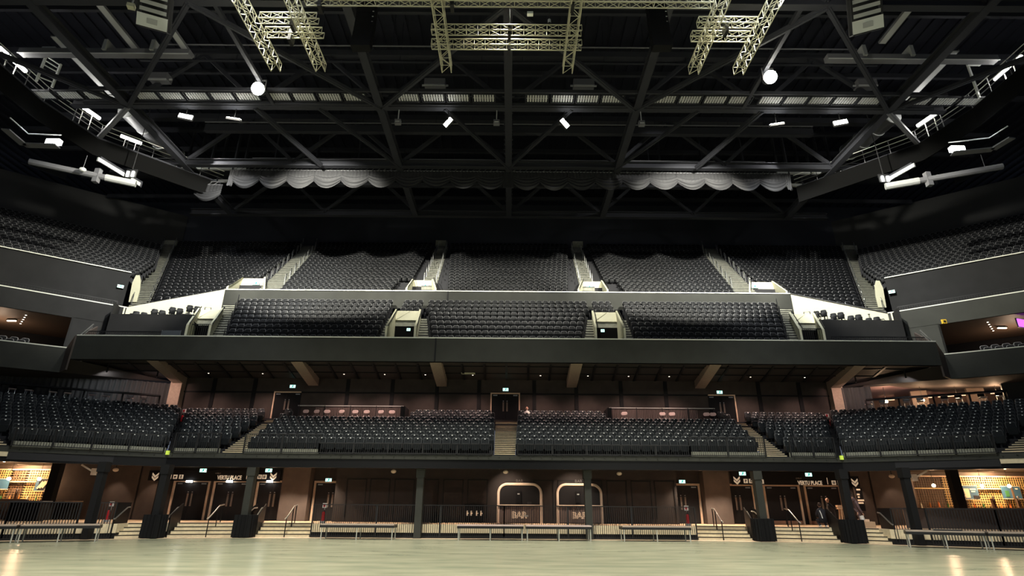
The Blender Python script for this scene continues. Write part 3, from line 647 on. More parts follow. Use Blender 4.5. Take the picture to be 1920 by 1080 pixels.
for s in (-1, 1):
    for x0, x1, nm, k1 in ((8.72, 9.1, 'outer side of the %s middle entrance', 6), (5.12, 6.15, 'inner side of the %s middle entrance', 6), (19.02, 22.2, 'stairs at the %s corner entrance', 9)):
        for k in range(0, k1, 2):
            t_ = k / k1; x = s * (x0 + (x1 - x0) * t_); p = (x, MY + k * MD + .1, MZ + MR * k)
            hoop(p, (s * (x1 - x0) * .15, 1, .6), 'hoop rail by the balcony stairs, %s, %s one up' % (nm % side[s], nth(k // 2 + 1)), 'balcony stair hoop rails')
# gates of vertical bars across the corner balcony entrances, dark baluster rails at the corners
def baluster(name, pts, z0, z1, gap, label, m='frame_black', bw=.03, rail=.05, grp=None, posts=None, cat='balustrade'):
    t = thing(name, label, cat, (0, 0, 0), group=grp)
    r = MB(); 
    for p, q in zip(pts, pts[1:]): r.bar((p[0], p[1], z1), (q[0], q[1], z1), rail, rail)
    r.build('top_rail', M[m], t)
    bo = MB()
    for p, q in zip(pts, pts[1:]): bo.bar((p[0], p[1], z0 + .04), (q[0], q[1], z0 + .04), rail, .05)
    bo.build('bottom_rail', M[m], t)
    b = MB()
    for p, q in zip(pts, pts[1:]):
        L = math.hypot(q[0] - p[0], q[1] - p[1]); n = max(1, int(L / gap)); a = math.atan2(q[1] - p[1], q[0] - p[0])
        for i in range(n + 1):
            f = i / n; b.box((p[0] + (q[0] - p[0]) * f, p[1] + (q[1] - p[1]) * f, (z0 + z1) / 2), (bw, .012 if bw > .02 else bw, z1 - z0 - .02), a)
    b.build('balusters', M[m], t)
    if posts:
        for p, q in zip(pts, pts[1:]):
            L = math.hypot(q[0] - p[0], q[1] - p[1]); n = max(1, round(L / posts))
            for i in range(n + 1):
                f = i / n; pb = MB(); pb.box((p[0] + (q[0] - p[0]) * f, p[1] + (q[1] - p[1]) * f + .03, (z0 + z1) / 2), (.07, .07, z1 - z0)); pb.build('post', M[m], t)
    return t
for s in (-1, 1):
    w = side[s]
    baluster('gate', [(s * 21.3, 36.45), (s * 20.05, 36.45)], 11.7, 13.05, .13, 'black barred gate across the %s corner balcony entrance' % w, bw=.02, cat='gate')
    baluster('balustrade', [(s * 22.0, 36.6), (s * 28.3, 36.6)], 11.7, 12.55, .12, 'dark low balustrade along the %s end of the balcony' % w, bw=.02)
    b = MB(); b.pipe([(s * 28.4, 36.2, 12.2), (s * 29.5, 38.4, 13.6)], .05); b.pipe([(s * 28.4, 36.2, 12.0), (s * 29.5, 38.4, 13.4)], .03); tag(b.build('handrail', M['steel']), 'sloping steel handrail at the %s end of the balcony front' % w, 'handrail')
    t = thing('wedge_rail', 'black tube rail in front of the %s cream wedge wall' % w, 'handrail')
    b = MB(); b.pipe([(s * 28.6, 40.0, 14.3), (s * 28.3, 40.1, 15.0), (s * 26.0, 41.6, 15.0), (s * 26.0, 41.6, 14.3)], .035); b.build('tube', M['frame_black'], t)
    for i in range(4):
        b = MB(); x, y, z = s * (27.0 - i * .95), 40.6 + i * .62, 14.4 + i * .35; b.pipe([(x, y, z), (x, y, z + .9), (x - s * .35, y + .25, z + .95), (x - s * .4, y + .3, z + .3)], .03); b.build('hoop', M['frame_black'], t)
    # dim side portal bars and the mid side rail
    ca, sa = math.cos(rad(37.3)), math.sin(rad(37.3)); P = Vector((s * 30.6, 41.6))
    d = Vector((s * ca, -sa)); Q = P + d * 3.2; Q2 = P + d * 12
    baluster('balustrade', [tuple(P), tuple(Q), tuple(Q2)], 15.2, 16.5, .16, 'dark balustrade in front of the wall under the %s upper side stand' % w, bw=.03)
# ================================================================== LOWER TIER FITTINGS
for s in (-1, 1):
    w = side[s]
    P = lambda *x: [(s * a, y) for a, y in x]
    baluster('front_barrier', P((.75, 33.25), (10.6, 33.25)), 4.42, 5.0, .12, 'black barred barrier before the front row, %s of the central stairs' % w, bw=.02, posts=2.0)
    baluster('front_barrier', P((10.6, 33.25), (14.9, 33.25)), 4.42, 5.48, .12, 'taller black barrier before the front row near the slanting %s stairs' % w, bw=.02, posts=2.0)
    baluster('front_barrier', P((16.35, 33.25), (18.9, 33.25)), 4.42, 5.5, .12, 'short black barrier before the small %s block' % w, bw=.02, posts=1.3)
    q = [x for x in BL if x.key == 'lw' + w][0]
    baluster('front_barrier', [q.W(s * .1, -.15, 0)[:2], q.W(s * 6.9, -.15, 0)[:2]], 4.42, 5.35, .12, 'black barred barrier before the %s lower wing' % w, bw=.02, posts=1.7)
    # pale kick strips seen through the bars
    for a, c2, lab in ((10.6, 14.9, 'pale toe strip behind the tall barrier on the %s'), (16.3, 18.95, 'pale toe strip of the small %s block')):
        b = MB(); b.bx(s * a, s * c2, 33.40, 33.44, 4.42, 4.68); struct(b, 'trim_toe', M['stair_tread'], lab % w, 'trim')
    b = MB(); p, p2 = q.W(0, -.03, 0), q.W(s * 6.95, -.03, 0); b.wall(*((p2[:2], p[:2]) if s < 0 else (p[:2], p2[:2])), 4.42, 4.68, .03); struct(b, 'trim_toe', M['stair_tread'], 'pale toe strip of the %s lower wing' % w, 'trim')
    b = MB(); b.box((s * 19.15, 33.22, 4.40), (.16, .12, .22)); tag(b.build('edge_marker', M['yellow_green']), 'bright yellow-green edge marker at the foot of the %s aisle' % w, 'marker')
    # pale strings beside the slanting stairs
    for (xa, xb, nm) in ((14.9, 16.4, 'inner'), (16.35, 17.6, 'outer')):
        pass
    # accessible platform with slatted rear screen, rail and pale chairs
    x0, x1 = (7.65, 15.5)
    b = MB(); b.bx(s * x0, s * x1, LY + 8 * LD, 42.6, ZB - .85, ZB - .42); struct(b, 'floor_platform', M['tread_dark'], 'level viewing platform in the rear rows on the %s' % w, 'floor')
    t = thing('slatted_screen', 'brown slatted screen with pale top rail behind the %s viewing platform' % w, 'screen')
    b = MB(); b.bx(s * x0, s * (x1 - 1.3), 42.25, 42.3, ZB - .42, ZB + .85); b.build('backing', M['brown_wall'], t)
    b = MB()
    n = 52
    for i in range(n): xx = s * (x0 + (x1 - 1.3 - x0) * (i + .5) / n); b.bx(xx - .035, xx + .035, 42.19, 42.25, ZB - .42, ZB + .82)
    b.build('slats', M['brown_slat'], t)
    b = MB(); b.bar((s * x0, 42.2, ZB + .95), (s * x1, 42.2, ZB + .95), .06, .05); b.build('top_rail', M['pale_steel'], t)
    for i in range(5): xx = s * (x0 + .1 + (x1 - x0 - .2) * i / 4); b = MB(); b.bx(xx - .03, xx + .03, 42.15, 42.2, ZB - .42, ZB + .95); b.build('post', M['frame_black'], t)
    b = MB(); b.bx(s * 7.3, s * 7.62, 41.0, 42.6, ZB - .6, ZB + .75); tag(b.build('end_panel', M['black_paint']), 'black end panel beside the %s viewing platform' % w, 'panel')

def pale_chair():
    t = thing('stacking_chair', '', 'chair')
    b = MB(); b.slab(.46, .25, .05, .12, (0, .2, .90), .12, .015, 4); b.build('backrest', M['chair_pale'], t)
    b = MB(); b.box((0, 0, .47), (.46, .46, .06)); b.build('seat', M['chair_pale'], t)
    for sx in (-1, 1):
        b = MB(); b.tube((sx * .2, .2, .62), (sx * .2, .12, .44), .018); b.build('back_support', M['steel'], t)
        for y, y2 in ((-.2, -.24), (.18, .28)): b = MB(); b.tube((sx * .2, y * .9, .45), (sx * .22, y2, 0), .018); b.build('leg', M['steel'], t)
    return t
ch = None; zP = ZB - .42
LAB = 'pale stacking chair on the %s viewing platform, %s from the left'
for s, pxs in ((-1, (570, 590, 611, 637, 664, 685, 711, 733)), (1, (1170, 1243, 1260, 1325, 1338))):
    for i, px in enumerate(pxs):
        x = PY(px, 778, 41.7).x; rz = random.uniform(-.35, .2)
        if ch is None: ch = pale_chair(); ch.location = (x, 41.7, zP); ch.rotation_euler = (0, 0, rz); c2 = ch
        else: c2 = dup(ch, (x, 41.7, zP), rz)
        c2['label'] = LAB % (side[s], nth(i + 1)); c2['group'] = 'pale chairs on the viewing platforms'

# doors in the rear wall
DN = [0]
def door(x, y, z, wd, ht, label, frame='wood_frame', leaves=2, handles='brass_bar', kick=False, win=True, fw=.1, sides=(1, 1)):
    DN[0] += 1
    t = thing('door_%d' % DN[0], label, 'door', (x, y, z), kind='structure')
    b = MB()
    if sides[0]: b.bx(-wd / 2 - fw, -wd / 2, -.08, .04, 0, ht)
    if sides[1]: b.bx(wd / 2, wd / 2 + fw, -.08, .04, 0, ht)
    b.bx(-wd / 2 - fw * sides[0], wd / 2 + fw * sides[1], -.08, .04, ht, ht + fw); b.build('frame', M[frame], t)
    lw = wd / leaves
    for i in range(leaves):
        c = -wd / 2 + lw * (i + .5); b = MB(); b.bx(c - lw / 2 + .012, c + lw / 2 - .012, -.02, .03, 0.02, ht - .01); l = b.build('leaf', M['door_black'], t)
        hx = c + (lw / 2 - .14) * (1 if i == 0 else -1)
        b = MB(); b.bx(hx - .055, hx + .055, -.05, -.02, ht * .36, ht * .70); b.build('pull_plate', M[handles], l)
        if win:
            b = MB(); b.box((hx, -.05, ht * .735), (.07, .03, .05)); b.build('lock_plate', M['steel'], l)
        b = MB(); b.bx(c - .16 + (-.25 if i == 0 else .25), c + .16 + (-.25 if i == 0 else .25), -.05, -.02, ht - .14, ht - .07); b.build('door_closer', M['steel'], l)
        if kick: b = MB(); b.bx(c - lw / 2 + .03, c + lw / 2 - .03, -.03, -.02, 0.02, .22); b.build('kick_plate', M['kick_wood'], l)
    return t
def exit_sign(p, label, wd=.55, ht=.28, rz=0.0):
    t = thing('exit_sign', label, 'sign', p, rz, 'illuminated exit signs')
    b = MB(); b.box((0, .03, 0), (wd + .04, .05, ht + .04)); b.build('housing', M['frame_black'], t)
    b = MB(); b.box((0, -.005, 0), (wd, .02, ht)); b.build('lit_face', M['exit_face'], t)
    b = MB(); b.box((.02, -.02, .02), (wd * .18, .01, ht * .55)); b.box((.05, -.02, ht * .36), (wd * .08, .01, ht * .14)); b.box((-.03, -.02, -ht * .25), (wd * .2, .01, ht * .16), 0); b.build('running_figure', M['exit_green'], t)
    return t
zD = PY(957, 785, 42.7).z
door(-.1, 42.68, ZB - .02, 2.05, 2.02, 'pale framed black double door at the head of the central stairs', fw=.09)
door(-16.55, 42.68, ZB - .02, 1.95, 2.0, 'pale framed rear door above the slanting stairs on the left', fw=.09, sides=(1, 0))
door(16.25, 42.68, ZB - .02, 1.95, 2.0, 'pale framed rear door above the slanting stairs on the right', fw=.09, sides=(0, 1))
exit_sign((PY(948, 730, 42.6).x, 42.69, PY(948, 730, 42.6).z), 'lit exit sign over the central rear door', .42, .22)
exit_sign((PY(548, 724, 42.6).x, 42.69, PY(548, 724, 42.6).z), 'lit exit sign over the rear door on the left of the tier', .42, .22)
exit_sign((PY(1350, 735, 42.6).x, 42.69, PY(1350, 735, 42.6).z), 'lit exit sign over the rear door on the right of the tier', .42, .22)
for px, py, lab, y in ((480, 531, 'left outer', 46.52), (797, 536, 'left middle', 46.52), (1105, 538, 'right middle', 46.52), (1415, 537, 'right outer', 46.52)):
    p = PY(px, py, y); exit_sign(tuple(p), 'lit exit sign in the cream entrance of the upper tier, %s one' % lab, .6, .3)
for px, py, s in ((226, 537, -1), (1672, 547, 1)):
    p = PY(px, py, 42.4); exit_sign(tuple(p), 'lit exit sign on the dark wall under the %s upper side stand' % side[s], .42, .24, -s * rad(36))
for px, py, lab in ((766, 618, 'left'), (1130, 620, 'right')):
    p = PY(px, py, 39.9); exit_sign(tuple(p), 'small lit sign in the mouth of the %s middle balcony entrance' % lab, .26, .2)

# fire extinguishers with a white sign, fixed at the aisles and behind the balustrades
def extinguisher(p, label, k=1.0, rz=0):
    t = thing('fire_extinguisher', label, 'fire extinguisher', p, rz, 'red fire extinguishers')
    b = MB(); b.tube((0, 0, .12), (0, 0, .55), .085, 10); b.ball((0, 0, .55), .085); b.build('cylinder', M['red'], t)
    b = MB(); b.box((0, 0, .67), (.10, .06, .08)); b.pipe([(0.05, 0, .66), (.12, -.02, .5), (.11, -.02, .25)], .018); b.build('valve_and_hose', M['frame_black'], t)
    b = MB(); b.box((0, .07, .95), (.26, .02, .26)); b.build('sign_plate', M['plate_white'], t)
    b = MB(); b.box((-.02, .055, .95), (.12, .01, .16)); b.build('sign_mark', M['red'], t)
    b = MB(); b.bx(-.02, .02, .09, .12, 0, 1.05); b.bx(-.14, .14, -.1, .12, 0, .12); b.build('stand', M['pale_grey'], t)
    return t
for s, px, py in ((-1, 338, 800), (1, 1557, 806)):
    p = PY(px, py, 41.2); extinguisher((p.x, 41.2, ZB - .6), 'red fire extinguisher at the head of the %s lower aisle' % side[s])
extinguisher((PY(198, 985, 34.0).x, PY(198, 985, 34.0).y, PH), 'red fire extinguisher behind the short balustrade on the left')
extinguisher((PY(604, 985, 35.0).x, 35.0, PH), 'red fire extinguisher behind the left end of the long balustrade')
extinguisher((PY(1291, 988, 35.0).x, 35.0, PH), 'red fire extinguisher behind the right end of the long balustrade')
# small red-topped seat figure: a person in the back row right of the central door
# downlights in the balcony soffit over the rear rows
for i, x in enumerate((-22, -18, -12, -9, -6, -2.5, 2.5, 6, 9, 12, 18, 22)):
    t = thing('downlight', 'recessed downlight in the balcony soffit, %s from the left' % nth(i + 1), 'lamp', (x, 41.0, 10.74), group='soffit downlights')
    b = MB(); b.tube((0, 0, -.03), (0, 0, .0), .11, 10); b.build('bezel', M['frame_black'], t)
    b = MB(); b.tube((0, 0, -.04), (0, 0, -.02), .05, 8); b.build('lens', M['downlight_face'], t)
    light('downlight_beam', 'SPOT', (x, 40.9, 10.6), 560, PINK, (x, 41.3, 0), .3, 125, 1.0)
t = thing('ceiling_projector', 'pale long box hanging from the balcony soffit left of the central door', 'fixture', tuple(PY(878, 699, 40.5)))
b = MB(); b.box((0, 0, 0), (1.0, .3, .18)); b.build('case', M['cream'], t); b = MB(); b.bx(-.3, -.1, -.05, .05, .09, .8); b.build('bracket', M['frame_black'], t); b = MB(); b.box((-.2, -.1, .13), (.35, .25, .1)); b.build('cover', M['cream'], t)

p = PY(322, 624, 36.5); t = thing('glass_screen', 'grey translucent panel standing on the balcony front left of the corner entrance', 'panel', (p.x, 36.45, 12.1)); b = MB(); b.bx(-.62, .62, -.015, .015, 0, .5); b.build('pane', M['glass_panel'], t); b = MB(); b.bx(-.65, -.62, -.02, .02, -.1, .52); b.bx(.62, .65, -.02, .02, -.1, .52); b.build('frame', M['steel'], t)
# curtain behind the left wing; drink ledge with stools
def drape(pts, z0, z1, fold, amp, name, label, m, n=None, cat='curtain'):
    b = MB(); top, bot = [], []
    for p, q in zip(pts, pts[1:]):
        L = math.hypot(q[0] - p[0], q[1] - p[1]); k = int(L / .08); dx, dy = (q[0] - p[0]) / L, (q[1] - p[1]) / L
        for i in range(k + 1):
            s_ = i / k; o_ = amp * math.sin(2 * pi * s_ * L / fold + 1.3 * math.sin(s_ * L * 1.7)); top.append((p[0] + dx * L * s_ - dy * o_, p[1] + dy * L * s_ + dx * o_, z1)); bot.append((p[0] + dx * L * s_ - dy * o_ * 1.2, p[1] + dy * L * s_ + dx * o_ * 1.2, z0))
    k = len(top); b.add(top + bot, [(i, i + 1, k + i + 1, k + i) for i in range(k - 1)]); o = b.build(name, M[m], None, True)
    return tag(o, label, cat)
q = [x for x in BL if x.key == 'lwleft'][0]
A, B_ = q.W(-11.4, 11.0, 0), q.W(-.3, 10.9, 0)
drape([(A[0], A[1]), (B_[0], B_[1])], 7.3, 10.2, .34, .09, 'pleated_curtain', 'long black pleated curtain behind the left lower wing', 'black_drape')
b = MB(); A2, B2 = q.W(-20, 10.8, 0), q.W(-11.4, 10.9, 0); b.wall(A2[:2], B2[:2], 5, 10.4, .3); struct(b, 'wall_wing_end_left', M['fascia_grey'], 'grey wall at the end of the left curtain', 'wall')
qr = [x for x in BL if x.key == 'lwright'][0]
A, B_ = qr.W(0.6, 10.6, 0), qr.W(3.0, 10.9, 0); drape([A[:2], B_[:2]], 7.3, 10.2, .34, .09, 'pleated_curtain', 'narrow black pleated curtain beside the right lounge opening', 'black_drape')
def ledge(q, s, u0, u1, v, z, label):
    t = thing('drink_ledge', label, 'counter'); p, p2 = q.W(s * u0, v, z), q.W(s * u1, v, z)
    b = MB(); b.bar(p, p2, .45, .1); b.build('counter_top', M['black_satin'], t)
    for i in range(5): a = Vector(p) + (Vector(p2) - Vector(p)) * (i / 4); b = MB(); b.box((a.x, a.y, z - .5), (.08, .08, 1.0)); b.build('leg', M['black_paint'], t)
ledge(q, -1, 1.6, 10.6, 9.35, ZB + 1.35, 'long black drink ledge before the left curtain')
ledge(qr, 1, 2.4, 10.4, 9.35, ZB + 1.35, 'long black drink ledge before the right lounge')
def stool():
    t = thing('bar_stool', '', 'stool'); b = MB(); b.slab(.42, .2, .05, .06, (0, .16, .95), .1); b.build('backrest', M['black_satin'], t)
    b = MB(); b.box((0, 0, .76), (.4, .38, .06)); b.build('seat', M['chair_pale'], t)
    for sx in (-1, 1):
        for sy in (-1, 1): b = MB(); b.tube((sx * .15, sy * .14, .74), (sx * .19, sy * .18, 0), .016); b.build('leg', M['steel'], t)
    b = MB(); b.pipe([(-.18, -.17, .3), (.18, -.17, .3), (.18, .17, .3), (-.18, .17, .3), (-.18, -.17, .3)], .012); b.build('foot_ring', M['steel'], t)
    return t
st = stool(); first = True
for s, qq in ((-1, q), (1, qr)):
    for i, u in enumerate((2.6, 3.5, 4.9, 5.7, 7.1, 7.9, 9.2, 10.1)):
        p = qq.W(s * u, 9.9, ZB + .35); o = st if first else dup(st)
        o.location = p; o.rotation_euler = (0, 0, qq.rz + random.uniform(-.3, .3)); first = False
        o['label'] = 'bar stool under the drink ledge on the %s, %s from the inner end' % (side[s], nth(i + 1)); o['group'] = 'stools at the drink ledges'
b = MB()
for s, qq in ((-1, q), (1, qr)): 
    p = [qq.W(s * a, v, ZB + .35) for a, v in ((0.2, 9.3), (14, 9.3), (15, 14), (0.2, 14))]; b.poly(*p)
struct(b, 'floor_wing_rear', M['tread_dark'], 'dark raised floors behind the lower wings', 'floor')
for s, qq in ((-1, q), (1, qr)):  # added lamps to brighten the curtain and rear of the wings
    for i, u in enumerate((2.0, 5.0, 8.0)):
        p = Vector(qq.W(s * u, 8.4, 10.15)); t = thing('wing_fill_lamp', 'small downlight in the soffit over the %s lower wing, %s from the inner end' % (side[s], nth(i + 1)), 'lamp', p, group='wing downlights'); b = MB(); b.tube((0, 0, 0), (0, 0, .62), .05, 10); b.build('bezel', M['frame_black'], t); b = MB(); b.tube((0, 0, -.02), (0, 0, .01), .03, 8); b.build('lens', M['plate_white'], t)
        light('wing_fill_beam', 'SPOT', (p.x, p.y, p.z - .1), 130 if i else 230, PINK if i == 0 else COOL, tuple(Vector(qq.W(s * u, 11.0, 8.6))), .1, 130, .9)
# lounge seen through the opening behind the right wing
zL = ZB + .35
def LW(u, v, z): return qr.W(u, v, z)
b = MB(); b.poly(LW(2.6, 11.2, 10.25), LW(10.7, 11.2, 10.25), LW(14, 17, 10.25), LW(1, 17, 10.25)); struct(b, 'ceiling_lounge', M['lounge_ceiling'], 'plum brown lounge ceiling behind the right lower wing', 'ceiling')
b = MB(); b.wall(LW(1, 17, 0)[:2], LW(14, 17, 0)[:2], zL, 10.25, .1); struct(b, 'wall_lounge', M['lounge_brown'], 'dark brown rear wall of the lounge', 'wall')
b = MB(); b.wall(LW(10.6, 10.9, 0)[:2], LW(20, 10.8, 0)[:2], 5.5, 10.6, .3); struct(b, 'wall_wing_end_right', M['fascia_grey'], 'grey wall at the outer end of the lounge opening', 'wall')
b = MB(); b.bar(LW(2.6, 11.15, 10.28), LW(10.7, 11.15, 10.28), .2, .12); struct(b, 'trim_lounge', M['brown_wall'], 'pale edged lintel over the lounge opening', 'trim')
for i, u in enumerate((6.2, 9.6)): b = MB(); p = LW(u, 13.4, 0); b.box((p[0], p[1], (zL + 10) / 2), (1.0, .6, 10 - zL), qr.rz); struct(b, 'column_lounge', M['lounge_brown'], 'brown column in the lounge, %s from the curtain' % nth(i + 1), 'column')
for i, (u, v) in enumerate(((3.9, 11.8), (6.2, 12.2), (8.2, 11.8), (10.4, 11.6))):
    p = LW(u, v, 9.15); t = thing('pendant_lamp', 'glowing pendant lamp in the lounge, %s from the curtain' % nth(i + 1), 'lamp', p, group='lounge pendant lamps')
    b = MB(); b.ball((0, 0, 0), .12); b.build('bulb', M['bulb_warm'], t); b = MB(); b.tube((0, 0, .1), (0, 0, 1.08), .015); b.build('flex', M['frame_black'], t)
    light('pendant_glow', 'POINT', (p[0], p[1], p[2] + .25), 110, WARM, None, .15)
for i, (u0, u1) in enumerate(((2.6, 3.5), (4.0, 5.0), (6.4, 7.6), (7.9, 10.3), (11.2, 12.6))):
    b = MB(); b.bar(LW(u0, 16.5, 10.0), LW(u1, 16.5, 10.0), .06, .10); tag(b.build('light_strip', M['strip_warm']), 'warm light strip at the rear of the lounge, %s from the curtain' % nth(i + 1), 'lamp', 'lounge light strips')
# ================================================================== CONCOURSE
FL = frontline
def run_pts(x0, x1, off=-.04):
    xs = [x0] + [x for x in (-23.8, -20.3, -18.3, -15.2, -11, 0, 11, 15.2, 18.3, 20.3, 23.8) if x0 < x < x1] + [x1]
    return [(x, FL(x) + off) for x in xs]
baluster('balustrade', run_pts(-10.8, 10.8), .03, 1.72, .117, 'long black barred balustrade along the middle of the concourse', bw=.024, posts=3.5)
baluster('balustrade', run_pts(-20.3, -19.9) if 0 else [(-21.0, FL(-21.0) - .04), (-20.0, FL(-20.0) - .04)], .03, 1.72, .117, 'short black balustrade between the column and the steps on the left', bw=.035)
baluster('balustrade', [(20.0, FL(20.0) - .04), (21.0, FL(21.0) - .04)], .03, 1.72, .117, 'short black balustrade between the column and the steps on the right', bw=.035)
baluster('balustrade', run_pts(-32, -21.3), .03, 1.72, .117, 'black barred balustrade in front of the left bar', bw=.035, posts=3.5)
baluster('balustrade', run_pts(21.3, 32), .03, 1.72, .117, 'black barred balustrade in front of the right bar', bw=.035, posts=3.5)
# columns under the edge beam
for i, (x, yo, wd) in enumerate(((-20.75, .15, .36), (-18.45, .3, .40), (-14.3, .3, .42), (-4.8, .25, .42), (4.75, .25, .42), (14.3, .3, .42), (18.45, .3, .40), (20.75, .15, .36))):
    y = FL(x) - yo
    b = MB(); b.box((x, y, 1.83), (wd * .9, wd, 3.66)); b.box((x, y, 3.45), (wd * 1.15, wd * 1.2, .5)); struct(b, 'column_tier', M['fascia_grey'] if 1 < i < 6 else M['black_paint'], 'dark steel column under the lower tier, %s from the left' % nth(i + 1), 'column')
# steps (three flights on either side), handrails, guards and pleated column wraps
for s in (-1, 1):
    w = side[s]
    for xa, xb, nm in ((18.85, 19.85, 'narrow outer'), (14.75, 18.0, 'wide middle'), (10.88, 13.75, 'inner')):
        b = MB()
        for i in range(4):
            z1 = .18 * (i + 1); y0 = .3 * i
            b.mat(0); b.hexa([(s * xa, FL(xa) + y0, z1 - .18), (s * xb, FL(xb) + y0, z1 - .18), (s * xb, FL(xb) + 1.25, z1 - .18), (s * xa, FL(xa) + 1.25, z1 - .18)], [(s * xa, FL(xa) + y0, z1), (s * xb, FL(xb) + y0, z1), (s * xb, FL(xb) + 1.25, z1), (s * xa, FL(xa) + 1.25, z1)])
            b.mat(1); b.hexa([(s * xa, FL(xa) + y0 - .012, z1 - .04), (s * xb, FL(xb) + y0 - .012, z1 - .04), (s * xb, FL(xb) + y0 + .03, z1 - .04), (s * xa, FL(xa) + y0 + .03, z1 - .04)], [(s * xa, FL(xa) + y0 - .012, z1 + .004), (s * xb, FL(xb) + y0 - .012, z1 + .004), (s * xb, FL(xb) + y0 + .03, z1 + .004), (s * xa, FL(xa) + y0 + .03, z1 + .004)])
        struct(b, 'floor_steps', [M['step_tan'], M['nosing']], 'tan steps with black nosings, %s flight on the %s' % (nm, w), 'steps')
    for x, nm in ((16.2, 'wide middle'), (12.2, 'inner')):
        t = thing('step_handrail', 'black and steel handrail in the middle of the %s steps on the %s' % (nm, w), 'handrail'); y = FL(x)
        for yy, z0, z1, h in ((y - .05, 0, 1.0, 0), (y + .85, .5, 1.55, 0), (y + 1.3, .72, 1.68, 0)):
            b = MB(); b.tube((s * x, yy, z0), (s * x, yy, z1), .03); b.build('post', M['black_satin'], t)
        b = MB(); b.pipe([(s * x, y - .25, .95), (s * x, y - .05, 1.0), (s * x, y + .95, 1.62), (s * x, y + 1.45, 1.68)], .035); b.build('rail', M['steel'], t)
    # solid black guards beside the flights, steel rail on each
    for x, dx, nm in ((20.02, .25, 'outer end of the narrow steps'), (18.05, .25, 'outer side of the wide steps'), (14.7, -.2, 'inner side of the wide steps'), (13.8, .25, 'outer side of the inner steps')):
        t = thing('stair_guard', 'solid black guard at the %s on the %s' % (nm, w), 'guard'); y = FL(x); xe = x + dx
        b = MB(); b.hexa([(s * x, y, 0), (s * x + .06, y, 0), (s * xe + .06, y + 1.5, .5), (s * xe, y + 1.5, .5)], [(s * x, y, 1.12), (s * x + .06, y, 1.12), (s * xe + .06, y + 1.5, 1.74), (s * xe, y + 1.5, 1.74)]) if nm[:9] != 'outer end' else b.hexa([(s * x, y, 0), (s * x + .06, y, 0), (s * xe + .06, y + 1.5, .5), (s * xe, y + 1.5, .5)], [(s * x, y, 1.74), (s * x + .06, y, 1.74), (s * xe + .06, y + 1.5, 1.74), (s * xe, y + 1.5, 1.74)])
        b.build('panel', M['black_satin'], t)
        sd = -1 if (dx < 0 or nm[:9] == 'outer end') else 1; rx = lambda f: s * (x + dx * f + sd * .09 * (1 if nm[:9] != 'outer end' else 1))
        b = MB(); b.pipe([(rx(0), y - .1, .95), (rx(.1), y + .05, .97), (rx(.75), y + 1.1, 1.5), (rx(1), y + 1.4, 1.52)], .035); b.build('rail', M['steel'], t)
    for x, wd, nm in ((18.45, .95, 'outer'), (14.25, 1.0, 'inner')):
        t = thing('column_wrap', 'black pleated drape wrapped round the %s column between the steps on the %s' % (nm, w), 'drape'); y = FL(x) - .35; b = MB(); ring = []
        n = 96
        for i in range(n):
            a = 2 * pi * i / n; r = (abs(math.cos(a)) ** 6 + abs(math.sin(a)) ** 6) ** (-1 / 6) * wd / 2 + .04 * math.sin(a * 16); ring.append((s * x + r * math.cos(a), y + r * math.sin(a)))
        b.hexa([(p[0], p[1], .04) for p in ring], [(s * x + (p[0] - s * x) * .97, y + (p[1] - y) * .97, 1.16) for p in ring]); b.build('pleats', M['wrap_black'], t)
        b = MB(); b.box((s * x, y, .03), (wd * .8, wd * .8, .06)); b.build('base', M['frame_black'], t)

# projecting wall parts, doors and signs
YW = 40.0; YC = 38.3
def X(px, y=930, Y=YW): return PY(px, y, Y).x
xl, xr = X(627, 930, YC), X(1270, 930, YC)
b = MB(); b.bx(xl, xr, YC, YW, PH, 4.2); struct(b, 'wall_concourse_middle', M['dark_wall'], 'dark projecting middle wall of the concourse', 'wall')
b = MB()
for a in (648, 692, 738, 784, 830, 876):
    for px in (a, 1914 - a - 38):
        x0, x1 = X(px, 930, YC), X(px + 38, 930, YC)
        for q in ((x0, x0 + .06, 1.0, 3.3), (x1 - .06, x1, 1.0, 3.3), (x0, x1, 3.24, 3.3)): b.bx(q[0], q[1], YC - .04, YC, q[2], q[3])
struct(b, 'trim_9', M['black_paint'], 'thin black frames of the recessed panels in the middle wall', 'trim')
for s in (-1, 1):
    a = X(525 if s < 0 else 1389 - 18, 930, 39.2); c = X(577 if s < 0 else 1322, 930, 39.2)
    b = MB(); b.bx(a, c, 39.2, YW, PH, 4.2); struct(b, 'wall_concourse_pier', M['brown_wall'], 'brown wall pier between the %s doors' % side[s], 'wall')
HT = 2.36
for pxb, wd, lab, kick in ((354, 2.2, 'wood framed black double door under the left concourse sign, outer one', 0), (430, 2.2, 'wood framed black double door under the left concourse sign, inner one', 0), (509, 2.0, 'wood framed black double door beside the left brown pier', 0), (619, 2.1, 'wood framed black double door half hidden by the left end of the middle wall', 0),
                           (1281, 2.1, 'wood framed black double door half hidden by the right end of the middle wall', 0), (1384, 2.0, 'wood framed black double door beside the right brown pier', 0), (1468, 2.2, 'wood framed black double door under the right concourse sign, inner one', 1), (1545, 2.2, 'wood framed black double door under the right concourse sign, outer one', 1)):
    door(X(pxb, 940), YW, PH, wd, HT, lab, fw=.13, kick=bool(kick))
for px, lab in ((358, 'outer'), (433, 'inner'), (508, 'third')):
    t = thing('door_light', 'small white light over the %s black door under the left sign' % lab, 'lamp', (X(px, 903), YW - .2, PY(px, 903, YW).z), group='small lights over the doors'); b = MB(); b.box((0, 0, 0), (.36, .16, .12)); b.build('diffuser', M['lamp_white'], t); b = MB(); b.box((0, .1, .02), (.4, .06, .14)); b.build('base', M['frame_black'], t)
YS = 39.86
